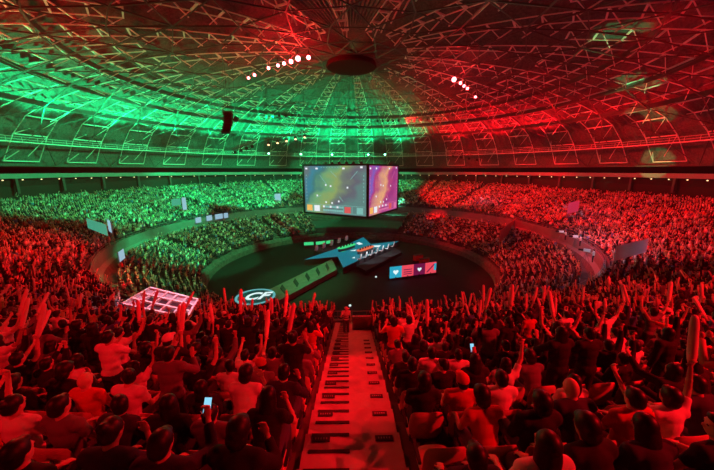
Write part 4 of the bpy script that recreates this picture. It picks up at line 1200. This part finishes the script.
truss_rig(at_y(232, 150, 6.0), at_y(255, 142, 6.0), 4, 'small dark truss next to the truss of warm lamps', False)
truss_rig(at_y(375, 118.5, 26), at_y(401, 118, 26), 5, 'dark truss high above the video cube', False)
truss_rig(at_y(405, 119, 26), at_y(437, 116, 26), 5, 'dark truss at the seam between the green and red roof', False)
truss_rig(at_y(263, 114, 24), at_y(302, 112, 24), 6, 'dark truss above the truss of warm lamps', False)
truss_rig(at_y(449, 153, 26), at_y(481, 158, 26), 4, 'dark truss low over the red stand beside the video cube', False)
# hanging loudspeaker array
p = at_y(229, 123, -8.0)
t = thing('speaker_array', 'curved dark loudspeaker array hanging beside the warm lamps', 'loudspeaker', p)
for k in range(6):
    a = -.12 + k * .09; MB().box((-.05 * k * k * .5, .0, 1.3 - k * .52), (1.25, .7, .48), Euler((a * 2, 0, 0)).to_matrix()).build('speaker', M['black'], t)
MB().bar((0, 0, 1.5), (0, 0, zdome(30) - p.z - .6), .03).build('cable', M['black'], t); MB().box((0, 0, 1.75), (1.4, .8, .15)).build('frame', M['steel_dark'], t)
p = at_y(226, 112, -4); tag(MB().box((0, 0, 0), (.9, .6, .35)).bar((0, 0, -.7), (0, 0, 0), .15, 6).bar((0, 0, .1), (0, 0, zdome(25) - p.z - .5), .025).build('rigging_motor', M['black'], None, p), 'small dark motor hanging above the loudspeaker array', 'rigging')
p = at_y(236, 119, -4); tag(MB().box((0, 0, 0), (.6, .6, .8), Euler((0, .5, 0)).to_matrix()).bar((0, 0, .1), (0, 0, zdome(25) - p.z - .5), .025).build('moving_head', M['black'], None, p), 'small moving spotlight close to the loudspeaker array', 'spotlight')
# bright red lamps in two chains under the lattice
def roof_hit(px, py, dz):
    d = ray(px, py); t_ = 5.0
    while t_ < 140:
        p = CAM + d * t_; r = math.hypot(p.x, p.y)
        if r < 70 and p.z > zskirt(r) - dz: return p
        t_ += .1
    return CAM + d * 60
LA = [(308.5, 57.5, 1.0), (298, 58.5, 1.7), (291, 61.5, 1.2), (284, 63.5, .7), (278, 65.5, .6), (268.5, 68, .6), (254.5, 75, .6), (248.5, 78, .5)]
LB = [(454, 79.5, 2.0), (460.5, 83, .7), (464, 86, .6), (467.5, 88.5, .6), (475.5, 97, .5)]
for grp, L_, nm in (('chain of red lamps near the top', LA, 'arched chain of red lamps near the roof top'), ('short chain of red lamps', LB, 'short falling chain of red lamps over the red stand')):
    for k, (px, py, s) in enumerate(L_):
        p = roof_hit(px, py, 1.6)
        t = thing('roof_lamp', 'glowing red lamp, %s in the %s' % (ORD[k], nm), 'lamp', p, 0, grp)
        MB().ball((0, 0, 0), .26 * s ** .5 + .06, 12, 8).build('bulb', E_RED, t, None, True)
        MB().bar((0, 0, .2), (0, 0, 1.2), .06, 6).bar((0, 0, .25), (0, 0, .45), .28, 10, .12).build('holder', M['black'], t)
        if s >= 1: point(p - V(0, 0, .75), 1500 * s, RED, .3)
# green lit floods at the foot of the dome
for k, a in enumerate((78, 84, 97, 108, 119, 130)):
    p = pol(63.5, a, 25.9); t = thing('flood_lamp', 'green flood lamp on the ring catwalk, %s from the seam to the red side' % ORD[k], 'lamp', p, math.radians(a), 'green flood lamps')
    MB().box((0, 0, 0), (.5, .9, .6)).build('housing', M['black'], t); MB().ball((-.28, 0, .1), (.15, .36, .26), 10, 6).build('lens', E_GLAMP, t)
# row of small lamps under the ring beam
sm = MB().box((0, 0, 0), (.3, .34, .12)).mesh('ceiling_light', M['steel_dark']); lm = MB().ball((-.12, 0, -.12), (.15, .15, .11), 8, 5).mesh('lens', E_DOT)
for j in range(97):
    a = -52 + 284 * j / 96; p = pol(69.2, a, 18.15)
    if 232 < a < 308: continue
    o = link('ceiling_light', sm, None, p); o.rotation_euler.z = math.radians(a); tag(o, 'tiny warm lamp in the row under the dome ring', 'lamp', 'tiny lamps under the dome ring')
    link('lens', lm, o)

# thin theatrical haze hanging under the dome
hz = bpy.data.materials.new('haze_volume'); hz.use_nodes = True; nt = hz.node_tree
nt.nodes.remove(nt.nodes['Principled BSDF']); v = nt.nodes.new('ShaderNodeVolumeScatter'); v.inputs['Density'].default_value = .0004; v.inputs['Anisotropy'].default_value = .2
nt.links.new(v.outputs[0], nt.nodes['Material Output'].inputs['Volume'])
hb = rev([(.01, 3), (27, 3), (39, 7.5), (69, 22.0), (69, 25), (62, 31), (40, 36), (.01, 38)], 'x', None, 48)
tag(hb.build('haze', hz), 'thin stage haze hanging in the air under the dome', 'haze', None, 'stuff')
